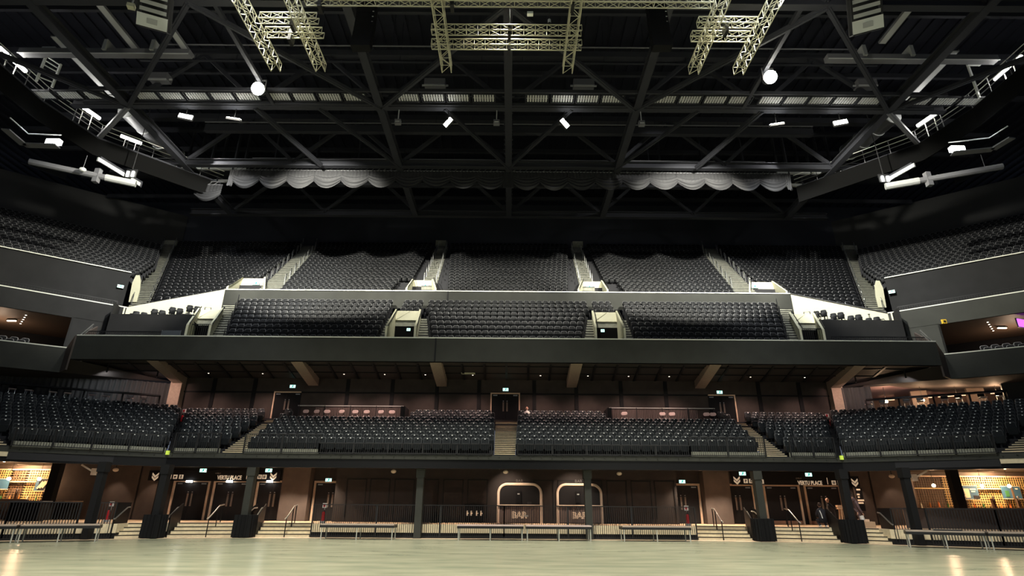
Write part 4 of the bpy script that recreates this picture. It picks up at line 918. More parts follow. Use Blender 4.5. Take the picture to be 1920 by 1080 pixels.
def chevrons(t, x, z, k=.42):
    for dz in (0.0, -.2):
        b = MB()
        b.hexa([(x - k / 2, -.03, z + dz), (x, -.03, z - .2 + dz), (x, -.03, z - .06 + dz), (x - k / 2, -.03, z + .13 + dz)], [(x - k / 2, -.01, z + dz), (x, -.01, z - .2 + dz), (x, -.01, z - .06 + dz), (x - k / 2, -.01, z + .13 + dz)])
        b.hexa([(x + k / 2, -.03, z + dz), (x, -.03, z - .2 + dz), (x, -.03, z - .06 + dz), (x + k / 2, -.03, z + .13 + dz)], [(x + k / 2, -.01, z + dz), (x, -.01, z - .2 + dz), (x, -.01, z - .06 + dz), (x + k / 2, -.01, z + .13 + dz)]); b.build('chevron', M['sign_cream'], t)
def icon(t, x, z, glyph, k=.27):
    b = MB(); b.box((x, -.02, z), (k, .02, k)); o = b.build('icon_tile', M['sign_cream'], t)
    if glyph == 'man':
        b = MB(); b.ball((0, 0, .085), .03, 8, 4); b.box((0, 0, .01), (.05, .02, .1)); b.bar((0, 0, -.03), (-.05, 0, -.11), .025); b.bar((0, 0, -.03), (.05, 0, -.11), .025); b.bar((-.06, 0, .0), (.06, 0, .04), .02); g = b.build('glyph', M['sign_black'], o); g.location = (x, -.035, z)
    elif glyph == 'cup':
        b = MB(); b.box((-.02, 0, 0), (.11, .02, .1)); b.box((.05, 0, .01), (.05, .02, .05)); b.box((0, 0, -.08), (.15, .02, .02)); g = b.build('glyph', M['sign_black'], o); g.location = (x, -.035, z)
    elif glyph == 'pair':
        b = MB()
        for dx in (-.05, .05): b.ball((dx, 0, .075), .025, 8, 4); b.box((dx, 0, -.02), (.05, .02, .12))
        b.box((0, 0, 0), (.012, .02, .22)); g = b.build('glyph', M['sign_black'], o); g.location = (x, -.035, z)
    else: text('glyph', glyph, .24, (x, -.035, z - .085), M['sign_black'], o, .005, offset=.008)
def sign(px0, px1, y0, y1, label):
    a, c = PY(px0, y0, YS), PY(px1, y1, YS); t = thing('wayfinding_sign', label, 'sign', ((a.x + c.x) / 2, YS, (a.z + c.z) / 2)); b = MB(); b.box((0, .03, 0), (abs(c.x - a.x), .06, abs(a.z - c.z))); b.build('board', M['sign_black'], t)
    t['cx'] = (a.x + c.x) / 2; t['cz'] = (a.z + c.z) / 2; return t, (lambda px, py: (PY(px, py, YS).x - (a.x + c.x) / 2, PY(px, py, YS).z - (a.z + c.z) / 2))
t, L = sign(316, 524, 880, 903, 'wide black sign with place name and icons over the left doors')
for px, py, g in ((318, 894, 'P'), (329, 894, 'cup'), (340, 894, 'man'), (487, 894, 'pair'), (496, 894, 'pair')): x, z = L(px, py); icon(t, x, z, g)
x, z = L(430, 899); text('place_name', 'VERTU PLACE', .36, (x, -.03, z), M['sign_cream'], t, .008, width=1.64, offset=.011)
x, z = L(409, 888.5); text('level_line', 'LEVEL 0', .12, (x, -.03, z), M['sign_grey'], t, .006, width=.36)
for px in (463, 472): x, z = L(px, 893); b = MB(); b.box((x, -.02, z), (.03, .02, .36)); b.build('divider', M['sign_cream'], t)
x, z = L(513, 890); chevrons(t, x, z)
t, L = sign(281, 303, 882, 901, 'black sign with two cream chevrons left of the wide place name sign'); x, z = L(292, 890); chevrons(t, x, z)
t, L = sign(1370, 1590, 884, 910, 'wide black sign with place name and icons over the right doors')
for px, py, g in ((1398, 902, 'P'), (1408, 902, 'E'), (1428, 903, 'man'), (1563, 905, 'pair'), (1574, 905, 'pair')): x, z = L(px, py); icon(t, x, z, g)
x, z = L(1519, 909); text('place_name', 'VERTU PLACE', .36, (x, -.03, z), M['sign_cream'], t, .008, width=1.64, offset=.011)
x, z = L(1497, 898); text('level_line', 'LEVEL 0', .12, (x, -.03, z), M['sign_grey'], t, .006, width=.36)
x, z = L(1551, 902); b = MB(); b.box((x, -.02, z), (.03, .02, .42)); b.build('divider', M['sign_cream'], t)
x, z = L(1381, 897); chevrons(t, x, z)
t, L = sign(1592, 1613, 893, 913, 'black sign with two cream chevrons right of the wide place name sign'); x, z = L(1602, 901); chevrons(t, x, z)
t, L = sign(1604, 1624, 915, 958, 'tall black directory sign with small cream lines beside the right chevrons')
for k, (px, py, wd) in enumerate(((1609, 918, .25), (1609, 927, .18), (1610, 932, .12), (1614, 938, .42), (1614, 943, .35))): x, z = L(px, py); b = MB(); b.box((x, -.01, z), (wd, .02, .1)); b.build('sign_line', M['sign_cream'], t)
# exit signs of the concourse
for px, py, Y, lab in ((381, 882, 36.5, 'over the left place name sign'), (504, 882, 36.5, 'over the third left door'), (616, 900, 39.4, 'over the door left of the middle wall'), (1279, 903, 39.4, 'over the door right of the middle wall'), (1392, 888, 36.5, 'over the third right door'), (1516, 890, 36.5, 'over the right place name sign')):
    p = PY(px, py, Y); t = exit_sign(tuple(p), 'lit green exit sign hanging ' + lab, .4, .2); b = MB(); b.tube((0, .03, .1), (0, .03, 4.2 - p.z), .015, 5); b.build('hanger', M['frame_black'], t)
# bar hatches in the middle wall
for pxa, pxb, nm in ((932, 1017, 'left'), (1043, 1130, 'right')):
    x0, x1 = X(pxa, 945, YC), X(pxb, 945, YC); zt = PY(975, 908, YC).z; zc = 1.78; cx = (x0 + x1) / 2; r = .55
    t = thing('bar_hatch', 'serving hatch with a rounded cream frame, %s one of two in the middle wall' % nm, 'bar', (cx, YC - .06, PH)); hw = (x1 - x0) / 2 - .08; H = zt - PH
    pts = [(-hw, 0, 0), (-hw, 0, H - r)] + [(-hw + r - r * math.cos(a * pi / 16), 0, H - r + r * math.sin(a * pi / 16)) for a in range(1, 9)] + [(hw - r + r * math.sin(a * pi / 16), 0, H - r + r * math.cos(a * pi / 16)) for a in range(0, 9)] + [(hw, 0, 0)]
    b = MB(); b.pipe(pts, .085, 8, (0, 1, 0)); b.build('frame', M['arch_cream'], t)
    b = MB(); b.bx(-hw, hw, .03, .06, zc - PH, H - .1); b.build('dark_opening', M['door_black'], t)
    b = MB(); n = 18; b.bx(-hw, hw, 0, .05, .03, zc - PH - .04); 
    for i in range(n): xx = -hw + 2 * hw * (i + .5) / n; b.bx(xx - .045, xx + .045, -.04, 0, .05, zc - PH - .05)
    b.build('front_panelling', M['brown_slat'], t)
    b = MB(); b.bx(-hw, hw, -.2, .05, zc - PH - .05, zc - PH + .02); b.build('counter_top', M['arch_cream'], t)
    text('bar_lettering', 'BAR', .52, (-.03, -.06, .30), M['sign_cream'], t, .006, offset=.018); text('lettering_fill', 'BAR', .52, (-.03, -.075, .30), M['lounge_brown'], t, .006, offset=-.010)
    text('dim_lettering', 'BAR', .26, (-.02, -.02, H + .12), M['text_dim'], t, .006)
    b = MB(); b.box((-.08, -.02, 1.55), (.32, .06, .68)); b.build('menu_panel', M['sign_black'], t); b = MB(); b.box((-.08, -.06, 1.72), (.14, .02, .07)); b.build('panel_mark', M['pale_grey'], t)
    b = MB(); b.bx(.5, .75, -.12, .05, zc - PH + .02, zc - PH + .2); b.build('card_reader', M['frame_black'], t)
    b = MB(); b.box((.42, -.08, .42), (.22, .02, .1), .0); b.build('floor_mark', M['pale_grey'], t)
t = thing('toilet_sign', 'dark board with four small pale toilet symbols left of the bar hatches', 'sign', (X(889, 965, YC), YC - .06, PY(889, 963, YC).z))
b = MB(); b.box((0, .02, 0), (1.25, .05, 1.1)); b.build('board', M['sign_black'], t); b = MB(); b.box((0, -.01, 0), (.02, .02, 1.0)); b.build('joint', M['frame_black'], t)
for dx in (-.44, -.19, .17, .44):
    b = MB(); b.ball((dx, -.02, .13), .05, 8, 5); b.box((dx, -.02, -.02), (.09, .02, .2)); b.box((dx + .03, -.02, .02), (.12, .02, .05)); b.build('symbol', M['sign_cream'], t)
# bulkhead lights on the edge beam soffit
for i, (px, py) in enumerate(((217, 881), (738, 884), (948, 885), (1161, 888), (1672, 893))):
    p = PY(px, py, 35.5); t = thing('bulkhead_light', 'small round cream bulkhead light under the edge beam, %s from the left' % nth(i + 1), 'lamp', tuple(p), group='bulkhead lights'); b = MB(); b.ball((0, 0, 0), .16, 10, 6, (1, 1, .7)); b.build('diffuser', M['arch_cream'], t); b = MB(); b.tube((0, 0, .05), (0, 0, 4.2 - p.z), .03); b.build('stem', M['frame_black'], t)
for s in (-1, 1):
    p = Vector((s * 21.6, 31.9, 3.6)); t = thing('ceiling_bracket', 'angled steel bracket arm under the beam beside the %s bar' % side[s], 'bracket'); b = MB(); b.bar(p, p + Vector((s * .8, .5, -.35)), .08); b.bar(p + Vector((s * .8, .5, -.35)), p + Vector((s * 1.5, .3, .05)), .08); b.build('arm', M['arch_cream'], t); b = MB(); b.box(p + Vector((s * .8, .5, -.3)), (.3, .25, .35)); b.build('clamp', M['wood_frame'], t)

# warm concourse lighting: downlights in the soffit
for i, x in enumerate((-25.5, -21.5, -18.0, -14.0, -12.0, -7.5, -2.5, 2.5, 7.5, 12.0, 14.0, 18.0, 21.5, 25.5)):
    y = FL(x) + (2.4 if abs(x) < 11 else 3.4) if abs(x) < 20 else 36.0
    t = thing('soffit_light', 'round warm downlight in the concourse soffit, %s from the left' % nth(i + 1), 'lamp', (x, y, 4.18), group='concourse downlights'); b = MB(); b.tube((0, 0, -.02), (0, 0, .02), .12, 10); b.build('bezel', M['frame_black'], t); b = MB(); b.tube((0, 0, -.03), (0, 0, -.01), .08, 8); b.build('lens', M['downlight_face'], t)
    mid = abs(x) < 11
    light('soffit_beam', 'SPOT', (x, y, 4.1), (1300 if abs(x) < 16 else 700) if not mid else 900, (1, .76, .55) if not mid else (1, .76, .54), (x, y - (.6 if mid else .2), 0), .08, 105 if not mid else 70, .5)
for s in (-1, 1):
    for x in (23.4, 25.9): light('wall_wash', 'SPOT', (s * x, 38.6, 4.1), 150, (1, .7, .5), (s * x, 39.9, .8), .05, 60, .5)

# bars on either side
def LBX(px, Y): return PY(px, 920, Y).x
for s in (-1, 1):
    w = side[s]
    b = MB(); b.wall((s * 27.2, 42.2) if s > 0 else (s * 42, 42.2), (s * 42, 42.2) if s > 0 else (s * 27.2, 42.2), PH, 4.2, .1); b.bx(s * 27.2, s * 27.35, 39.8, 42.2, PH, 4.2); struct(b, 'wall_bar_' + w, M['lounge_brown'], 'brown rear wall of the %s bar' % w, 'wall')
    t = thing('bar_lattice', 'brown and gold lattice screen on the rear wall of the %s bar' % w, 'screen', (s * 34.5, 42.1, 0))
    for (u0, u1, m, nm) in ((-5.0, -2.6, 'lattice_gold', 'gold_lattice'), (-2.6, -.6, 'lattice_gold', 'gold_lattice'), (-.6, .5, 'lattice_brown', 'dark_lattice'), (.5, 7, 'lattice_gold', 'gold_lattice')) if s < 0 else ((-6.9, -3.6, 'lattice_brown', 'dark_lattice'), (-3.6, 7, 'lattice_gold', 'gold_lattice')):
        b = MB(); a0, a1 = (u0, u1) if s > 0 else (-u1, -u0); n = int((u1 - u0) / .16)
        for i in range(n + 1): xx = a0 + (a1 - a0) * i / n; b.bx(xx - .022, xx + .022, -.05, -.01, 1.6, 3.95)
        for j in range(15): z = 1.65 + j * .16; b.bx(a0, a1, -.07, -.03, z - .02, z + .02)
        b.build(nm, M[m], t)
    b = MB(); b.bx(-7, 7, -.3, -.02, 1.72, 1.78); b.build('bottle_shelf', M['shelf_gold'], t); b = MB(); b.bx(-7, 7, -.3, -.02, 3.05, 3.12); b.build('glow_shelf', M['shelf_gold'], t); b = MB(); b.bx(-7, 7, -.14, -.02, 3.86, 3.95); b.build('top_trim', M['wood_frame'], t)
    t = thing('bar_counter', 'dark panelled counter of the %s bar' % w, 'counter', (s * 33, 38.6, PH)); b = MB(); b.bx(-5.6, 5.6, -.3, .3, 0, 1.05); b.build('front', M['black_paint'], t); b = MB(); b.bx(-5.7, 5.7, -.4, .4, 1.05, 1.11); b.build('counter_top', M['wood_frame'], t)
    b = MB(); b.bx(s * 27.9, s * 28.45, 37.0, 37.4, 0, 4.2); struct(b, 'column_bar', M['black_paint'], 'black column in front of the %s bar' % w, 'column')
    for i in range(16):
        x = s * (29.0 + i * .62); m = ('bottle_amber', 'bottle_clear', 'bottle_green', 'orange')[(i * 7 + (s > 0)) % 4]; hh = .24 + .05 * (i % 3)
        t = thing('bottle', '%s bottle on the rear shelf of the %s bar, %s from the doors' % ({'bottle_amber': 'amber', 'bottle_clear': 'clear', 'bottle_green': 'green', 'orange': 'orange'}[m], w, nth(i + 1)), 'bottle', (x, 41.93, 1.78), group='bottles on the bar shelves')
        b = MB(); b.tube((0, 0, 0), (0, 0, hh), .05, 8); b.tube((0, 0, hh), (0, 0, hh + .06), .05, 8, .018); b.build('body', M[m], t); b = MB(); b.tube((0, 0, hh + .06), (0, 0, hh + .14), .018, 6); b.build('neck', M[m], t)
    for i, x in enumerate((29.6, 31.4, 33.0, 34.6)):
        t = thing('beer_tap', 'dark beer tap column on the %s bar counter, %s from the doors' % (w, nth(i + 1)), 'tap', (s * x, 38.6, PH + 1.11), group='beer taps'); b = MB(); b.box((0, 0, .28), (.16, .16, .56)); b.build('tower', M['lattice_brown'], t); b = MB(); b.tube((0, -.1, .45), (0, -.1, .62), .03); b.ball((0, -.1, .66), .06); b.build('tap_handle', M['plate_white'], t)
    for i, x in enumerate((28.4, 31.6, 33.4) if s > 0 else (30.9, 32.9, 35.0)):
        z = 3.18; t = thing('bulb_pendant', 'bright warm bulb hanging over the %s bar, %s from the doors' % (w, nth(i + 1)), 'lamp', (s * x, 39.4, z), group='bulbs over the bars'); b = MB(); b.ball((0, 0, 0), .11); b.build('bulb', M['bulb_warm'], t); b = MB(); b.tube((0, 0, .1), (0, 0, 1.0), .012); b.build('flex', M['frame_black'], t)
        light('bulb_glow', 'POINT', (s * x, 39.2, z - .2), 110, WARM, None, .12)
    light('bar_glow', 'AREA', (s * 34, 41.0, 4.1), 380, (1, .66, .36), (s * 34, 42.2, 2.2), .4, sy=None); bpy.data.lights[-1]
    for i, x in enumerate((28.5, 31, 33.5)):
        t = thing('track_spot', 'small warm spotlight on the beam over the %s bar, %s from the doors' % (w, nth(i + 1)), 'lamp', (s * x, 33.5, 3.98), group='spots over the bars'); b = MB(); b.tube((0, 0, -.1), (0, 0, .12), .06, 8); b.build('can', M['frame_black'], t); b = MB(); b.tube((0, 0, -.12), (0, 0, -.1), .05, 8); b.build('lens', M['bulb_warm'], t)
def poster(px0, px1, py0, py1, label, m, extra):
    a, c = PY(px0, py0, 41.7), PY(px1, py1, 41.7); t = thing('poster', label, 'poster', ((a.x + c.x) / 2, 41.7, (a.z + c.z) / 2)); wd, ht = abs(c.x - a.x), abs(a.z - c.z)
    b = MB(); b.box((0, .02, 0), (wd, .04, ht)); b.build('panel', M[m], t)
    for (x, z, w_, h_, mm) in extra: b = MB(); b.box((x * wd, -.01, z * ht), (w_ * wd, .02, h_ * ht)); b.build('printed_block', M[mm], t)
    b = MB(); b.bx(-wd / 2 - .03, wd / 2 + .03, .0, .06, -ht / 2 - .04, -ht / 2); b.bx(-wd / 2 - .03, wd / 2 + .03, .0, .06, ht / 2, ht / 2 + .04); b.build('frame', M['wood_frame'], t)
    return t
poster(-12, 13, 898, 917, 'plain blue poster at the outer edge of the left bar', 'poster_blue', ())
t = poster(70, 92, 898, 920, 'dark and blue poster with a slanted cream emblem in the left bar', 'poster_dark', ((-.4, -.1, .2, .8, 'poster_blue'),))
light('hatch_fill_light', 'SPOT', (-.3, 36.3, 4.1), 420, (1, .78, .6), (.3, 38.3, 2.2), .08, 75, .8); light('hatch_fill_light', 'SPOT', (4.6, 36.3, 4.1), 420, (1, .78, .6), (4.3, 38.3, 2.2), .08, 75, .8)  # added spots that brighten the cream hatch frames
for i in range(3):
    b = MB(); b.bar((-.35 + i * .17, -.02, -.25 + i * .03), (-.05 + i * .17, -.02, .22 + i * .03), .12, .02, (0, 1, 0)); b.build('emblem_stroke', M['poster_cream'], t)
poster(1804, 1838, 911, 936, 'blue poster with a cream food picture in the right bar', 'poster_blue', ((-.3, -.05, .35, .7, 'poster_cream'), (.15, .25, .4, .1, 'sign_cream'), (.15, .08, .25, .08, 'sign_cream'), (.3, -.35, .4, .25, 'poster_dark')))
poster(1876, 1918, 912, 935, 'wide blue poster with a brown stripe in the right bar', 'poster_blue', ((0.05, 0, .1, 1, 'lattice_brown'), (.3, .3, .12, .1, 'sign_cream'), (-.25, -.1, .2, .5, 'bottle_green')))
# objects behind the left and right balustrades
p = PY(55, 970, 35.2); b = MB(); t = thing('bar_fridge', 'square black cabinet behind the balustrade of the left bar', 'cabinet', (p.x, 35.0, PH)); b.bx(-.9, .9, -.35, .35, .06, 1.02); b.build('body', M['black_satin'], t); b = MB(); b.bx(-.95, .95, -.4, .4, 1.02, 1.08); b.build('top', M['steel'], t); b = MB(); b.bx(-.8, .8, -.3, .3, 0, .06); b.build('plinth', M['frame_black'], t)
t = thing('bench_seat', 'rounded brown upholstered bench back in front of the left bar', 'bench', (PY(33, 940, 37.2).x - .4, 37.2, PH)); b = MB(); b.slab(2.1, .7, .25, .2, (0, 0, .85), .05, .05); b.build('backrest', M['cardboard'], t); b = MB(); b.bx(-1.0, 1.0, -.7, -.1, .1, .5); b.build('seat', M['lattice_brown'], t)
t = thing('privacy_panel', 'long dark panel behind the balustrade of the right bar', 'panel', (26.5, 34.0, PH)); b = MB(); b.hexa([(-4, 0, 0), (6.2, -3.4, 0), (6.2, -3.34, 0), (-4, .06, 0)], [(-4, 0, 1.0), (6.2, -3.4, 1.0), (6.2, -3.34, 1.0), (-4, .06, 1.0)]); b.build('sheet', M['lounge_brown'], t); b = MB(); b.bar((-4, .03, 1.02), (6.2, -3.37, 1.02), .05); b.build('top_rail', M['frame_black'], t)
# staging decks on the hall floor
def deck(x0, x1, Y, label, rz=0.0, dp=1.0, mtop='table_top'):
    wd = x1 - x0; t = thing('staging_deck', label, 'platform', ((x0 + x1) / 2, Y, 0), rz, 'low staging decks before the balustrades')
    b = MB(); b.bx(-wd / 2, wd / 2, -dp / 2, dp / 2, .70, .76); b.build('deck_board', M[mtop], t); b = MB(); b.bx(-wd / 2 - .01, wd / 2 + .01, -dp / 2 - .01, dp / 2 + .01, .58, .70); b.build('edge_frame', M['frame_black'], t)
    for fx in (-.48, 0, .48):
        for fy in (-.44, .44): b = MB(); b.tube((fx * wd, fy * dp, 0), (fx * wd, fy * dp, .6), .028, 8); b.build('leg', M['pale_steel'], t)
DY = 32.9
for a, c, lab in ((606, 742, 'staging deck left of the middle of the long balustrade'), (859, 981, 'pinkish staging deck before the left bar hatch'), (986, 1107, 'pinkish staging deck before the right bar hatch'), (1164, 1290, 'staging deck before the right end of the long balustrade')):
    deck(PY(a, 985, DY).x, PY(c, 985, DY).x, DY, lab, 0, 1.0, 'chair_pale' if 'pinkish' in lab else 'table_top')
for a, c, Y, s, lab in ((-60, 57, 29.0, -1, 'staging deck before the left bar, outer one'), (62, 168, 29.9, -1, 'staging deck before the left bar, beside the column'), (1722, 1828, 29.1, 1, 'staging deck before the right bar, beside the column'), (1836, 1960, 27.6, 1, 'staging deck before the right bar, outer one')):
    cx_ = s * (20.75 if 'column' in lab else 23.5); deck(cx_ - 1.5, cx_ + 1.5, 28.85 if 'column' in lab else 27.35, lab, -s * rad(28))
t = thing('folded_board', 'thin grey board lying on the deck beside the right column', 'board', (20.9, 28.75, .79), -rad(28)); b = MB(); b.box((0, 0, 0), (1.1, .5, .05)); b.build('sheet', M['pale_steel'], t); b = MB(); b.box((0, -.26, 0), (1.1, .03, .06)); b.build('edge', M['frame_black'], t)
# ================================================================== ROOF
ZR, ZT = 28.0, 32.6
LABY = {15.0: 'nearest the stage', 23.7: 'above the lighting trusses', 32.6: 'in the middle of the view', 40.0: 'beside the swagged drape', 48.5: 'over the upper tier'}
for y in LABY:
    b = MB(); b.bx(-31, 31, y - .22, y + .22, ZR - .05, ZR + .03); b.bx(-31, 31, y - .03, y + .03, ZR, ZR + .5); b.bx(-31, 31, y - .22, y + .22, ZR + .5, ZR + .56); struct(b, 'beam_bottom_chord', M['roof_steel'], 'dark steel bottom chord across the hall, ' + LABY[y], 'beam')
    b = MB(); b.bx(-40, 40, y - .25, y + .25, ZT, ZT + .5); struct(b, 'beam_top_chord', M['roof_steel'], 'dark steel top chord across the hall, ' + LABY[y], 'beam')
    b = MB()
    for i in range(-3, 4):
        x = i * 9.0
        for sx in (-1, 1): b.bar((x, y, ZR + .4), (x + sx * 4.5, y, ZT + .1), .26, .26)
    struct(b, 'beam_web', M['roof_steel'], 'dark diagonal web of the roof truss ' + LABY[y], 'beam')
for i, x in enumerate((-27, -9.1, 0, 9.1, 27)):
    b = MB(); b.bx(x - .26, x + .26, 3, 48.5, ZR - .1, ZR - .02); b.bx(x - .04, x + .04, 3, 48.5, ZR, ZR + .5); b.bx(x - .26, x + .26, 3, 48.5, ZR + .45, ZR + .52)
    if x == 0:
        for k in range(24): y = 33 + k * .62; b.box((-.3, y, ZR - .05), (.08, .08, .1)); b.box((.3, y, ZR - .05), (.08, .08, .1))
    struct(b, 'beam_long_chord', M['roof_steel'], 'dark steel chord running away from the stage, %s from the left' % nth(i + 1), 'beam')
def brace(p, q, lab, w=.3, m='roof_steel'):
    b = MB(); b.bar(p, q, w, w * .8); b.bar((p[0], p[1], p[2] + .02), (q[0], q[1], q[2] + .02), w * .35, w * 1.3); struct(b, 'beam_brace', M[m], lab, 'beam')
for s in (-1, 1):
    w = side[s]
    for (x0, y0, x1, y1, lab) in ((27, 32.6, 18, 23.7, 'outer'), (9, 32.6, 18, 23.7, 'second'), (9, 32.6, 0, 23.7, 'inner')): brace((s * x0, y0, ZR), (s * x1, y1, ZR), 'sloping floor brace of the roof, %s one on the %s near the lighting trusses' % (lab, w))
    for (x0, y0, x1, y1, lab) in ((18, 32.6, 15.6, 39.8, 'outer'), (13.5, 32.6, 9, 40, 'second'), (4.5, 32.6, 0, 40, 'inner')): brace((s * x0, y0, ZR), (s * x1, y1, ZR), 'floor brace of the roof, %s one on the %s towards the drape' % (lab, w), .26 if lab != 'outer' else .34)
    brace((s * 27, 32.6, ZR), (s * 31.8, 36.5, ZR + .1), 'short pale edged brace from the %s node to the side gantry' % w, .32, 'pipe_grey')
    brace((s * 27, 32.6, ZR), (s * 33, 27, ZR + .1), 'long dark pipe from the %s node to the side gantry' % w, .28)
for s in (-1, 1):
    b = MB(); b.bx(s * 16.6 - .12, s * 16.6 + .12, 23.7, 32.6, ZR - .02, ZR + .25); struct(b, 'beam_lamp_rail', M['roof_steel'], 'thin steel rail carrying the bright floodlight on the %s' % side[s], 'beam')
# purlins, pipes
for i, y in enumerate((20, 26.5, 29.5, 35.5, 38, 43, 46, 51, 55)):
    b = MB(); b.bx(-45, 45, y - .12, y + .12, 33.6, 34.0); struct(b, 'beam_purlin', M['roof_steel'], 'dark purlin under the roof deck, %s from the stage' % nth(i + 1), 'beam')
for i, (py, z, x0, x1, m) in enumerate(((88, 31.2, -24, 24, 'pipe_grey'), (118, 32.0, -27, 27, 'roof_steel'), (233, 31.0, -25, 25, 'pipe_grey'), (300, 29.4, -22, 22, 'pipe_grey'))):
    p = PZ(957, py, z); t = thing('sprinkler_pipe', 'long thin grey pipe across the roof, %s from the stage' % nth(i + 1), 'pipe', (0, p.y, z)); b = MB(); b.tube((x0, 0, 0), (x1, 0, 0), .05 if i != 1 else .09); b.build('pipe', M[m], t)
    for k in range(int((x1 - x0) / 3)):
        b = MB(); xx = x0 + 1 + k * 3.0; b.tube((xx, 0, 0), (xx, 0, 35.9 - z), .015); b.build('hanger', M['roof_deck'], t)
    if i == 2: b = MB(); b.bx(-25, 25, p.y + .1, p.y + .5, z - .75, z - .1); struct(b, 'beam_service', M['roof_steel'], 'dark flat beam under the third roof pipe', 'beam')
# open mesh walkway: pale grating panels with bars
yG = 31.6; zG = 28.15
gx = []
for px in (86, 136, 185): gx.append((px, 172))
for px in range(278, 480, 47): gx.append((px, 178))
for px in (524, 571, 619, 666, 765, 812, 859, 907): gx.append((px, 184))
for i, (px, py) in enumerate(list(gx)):
    gx.append((1914 - px, py + 3))
gx = [g for g in gx if not (930 < g[0] < 985)]
for i, (px, py) in enumerate(sorted(gx)):
    x = PZ(px, 183, zG).x; t = thing('lit_deck_panel', 'pale barred grating panel of the roof walkway, %s from the left' % nth(i + 1), 'grating', (x, yG, zG), group='grating panels of the roof walkway'); b = MB()
    for k in range(8): b.bx(-.68 + k * .18, -.56 + k * .18, -.38, .38, -.02, .02)
    b.bx(-.74, .74, -.02, .02, -.03, -.01); b.build('bars', M['lit_deck_tone'], t)
    b = MB(); b.bx(-.82, .82, -.45, -.38, -.08, .05); b.bx(-.82, .82, .38, .45, -.08, .05); b.bx(-.82, -.76, -.43, .43, -.08, .05); b.bx(.76, .82, -.43, .43, -.08, .05); b.build('frame', M['roof_steel'], t)
    light_y = 0
b = MB(); b.bx(-30, 30, yG - .75, yG - .62, zG - .15, zG + .1); b.bx(-30, 30, yG + .62, yG + .75, zG - .15, zG + .1); struct(b, 'beam_walkway', M['roof_steel'], 'dark edge beams of the roof walkway', 'beam')
t = thing('walkway_rail', 'thin dark handrail along the roof walkway', 'handrail'); 
for z in (zG + .6, zG + 1.1): b = MB(); b.tube((-30, yG + .7, z), (30, yG + .7, z), .03); b.build('rail', M['roof_steel'], t)
for k in range(-10, 11): b = MB(); b.tube((k * 3, yG + .7, zG), (k * 3, yG + .7, zG + 1.1), .03); b.build('post', M['roof_steel'], t)

# ---- hanging lighting trusses
def truss(p, q, label, w=.5, m='truss_alu', step=.55):
    p, q = Vector(p), Vector(q); d = (q - p).normalized(); up = Vector((0, 0, 1)); a = d.cross(up).normalized(); L = (q - p).length
    t = thing('lighting_truss', label, 'truss'); cs = [a * (w / 2) + up * (w / 2), -a * (w / 2) + up * (w / 2), -a * (w / 2) - up * (w / 2), a * (w / 2) - up * (w / 2)]
    for c in cs: b = MB(); b.tube(p + c, q + c, .032, 6); b.build('chord', M[m], t)
    n = int(L / step)
    for f in range(4):
        c0, c1 = cs[f], cs[(f + 1) % 4]; b = MB()
        for i in range(n + 1):
            x = p + d * (L * i / n); 
            if i % 3 == 0 or f in (1, 3): b.tube(x + c0, x + c1, .018, 4)
            if i < n:
                y = p + d * (L * (i + 1) / n); b.tube(x + (c0 if i % 2 else c1), y + (c1 if i % 2 else c0), .018, 4)
        b.build('lacing', M[m], t)
    return t
ZH = 24.0
TX = [-12.65, -10.2, -3.3, 3.3, 10.2, 12.65]
for i, x in enumerate(TX): truss((x, 4, ZH), (x, 24.35, ZH), 'pale ladder-braced truss running away from the stage, %s from the left' % nth(i + 1))
for px0, px1, py, lab in ((575, 1335, 8, 'long pale truss across the top of the picture'), (810, 1090, 62, 'pale cross truss between the middle pair, nearer the stage'), (810, 1090, 89, 'pale cross truss between the middle pair, nearer the seats'),
                          (490, 596, 40, 'short pale cross truss between the left pair, nearer the stage'), (500, 606, 67, 'short pale cross truss between the left pair, nearer the seats'), (1308, 1418, 48, 'short pale cross truss between the right pair, nearer the stage'), (1296, 1404, 74, 'short pale cross truss between the right pair, nearer the seats')):
    p, q = PZ(px0, py, ZH + .0), PZ(px1, py, ZH); y = (p.y + q.y) / 2 - .1; truss((p.x, y, ZH + .1), (q.x, y, ZH + .1), lab, .36)
for i, (px, py) in enumerate(((602, 10), (848, 8), (955, 62), (955, 90), (1073, 8), (550, 45), (1360, 55), (546, 72))):
    p = PZ(px, py, ZH); t = thing('truss_clamp', 'black hoist clamp on the lighting trusses, %s one' % nth(i + 1), 'clamp', (p.x, p.y, ZH), group='hoist clamps'); b = MB(); b.box((0, 0, .05), (.16, .5, .7)); b.build('body', M['frame_black'], t); b = MB(); b.tube((0, 0, .4), (0, 0, 3.9), .02, 5); b.build('chain', M['frame_black'], t)
# line arrays
for s, px in ((-1, 684), (1, 1235)):
    p = PZ(px, 58, 25.5); t = thing('line_array', 'black hanging column of loudspeakers on the %s' % side[s], 'loudspeaker', (p.x, p.y, 25.5))
    for k in range(9): b = MB(); b.box((0, -.03 * k * k * .12, 1.6 - k * .36), (1.0, .5, .34)); b.build('cabinet', M['black_satin'], t)
    for k in range(6): b = MB(); b.box((.42, -.28, 1.1 - k * .36), (.08, .03, .04)); b.build('badge', M['pale_grey'], t)
    b = MB(); b.bx(-.5, .5, -.2, .2, 1.85, 1.95); b.tube((0, 0, 1.9), (0, 0, 2.6), .04); b.build('flying_frame', M['frame_black'], t)
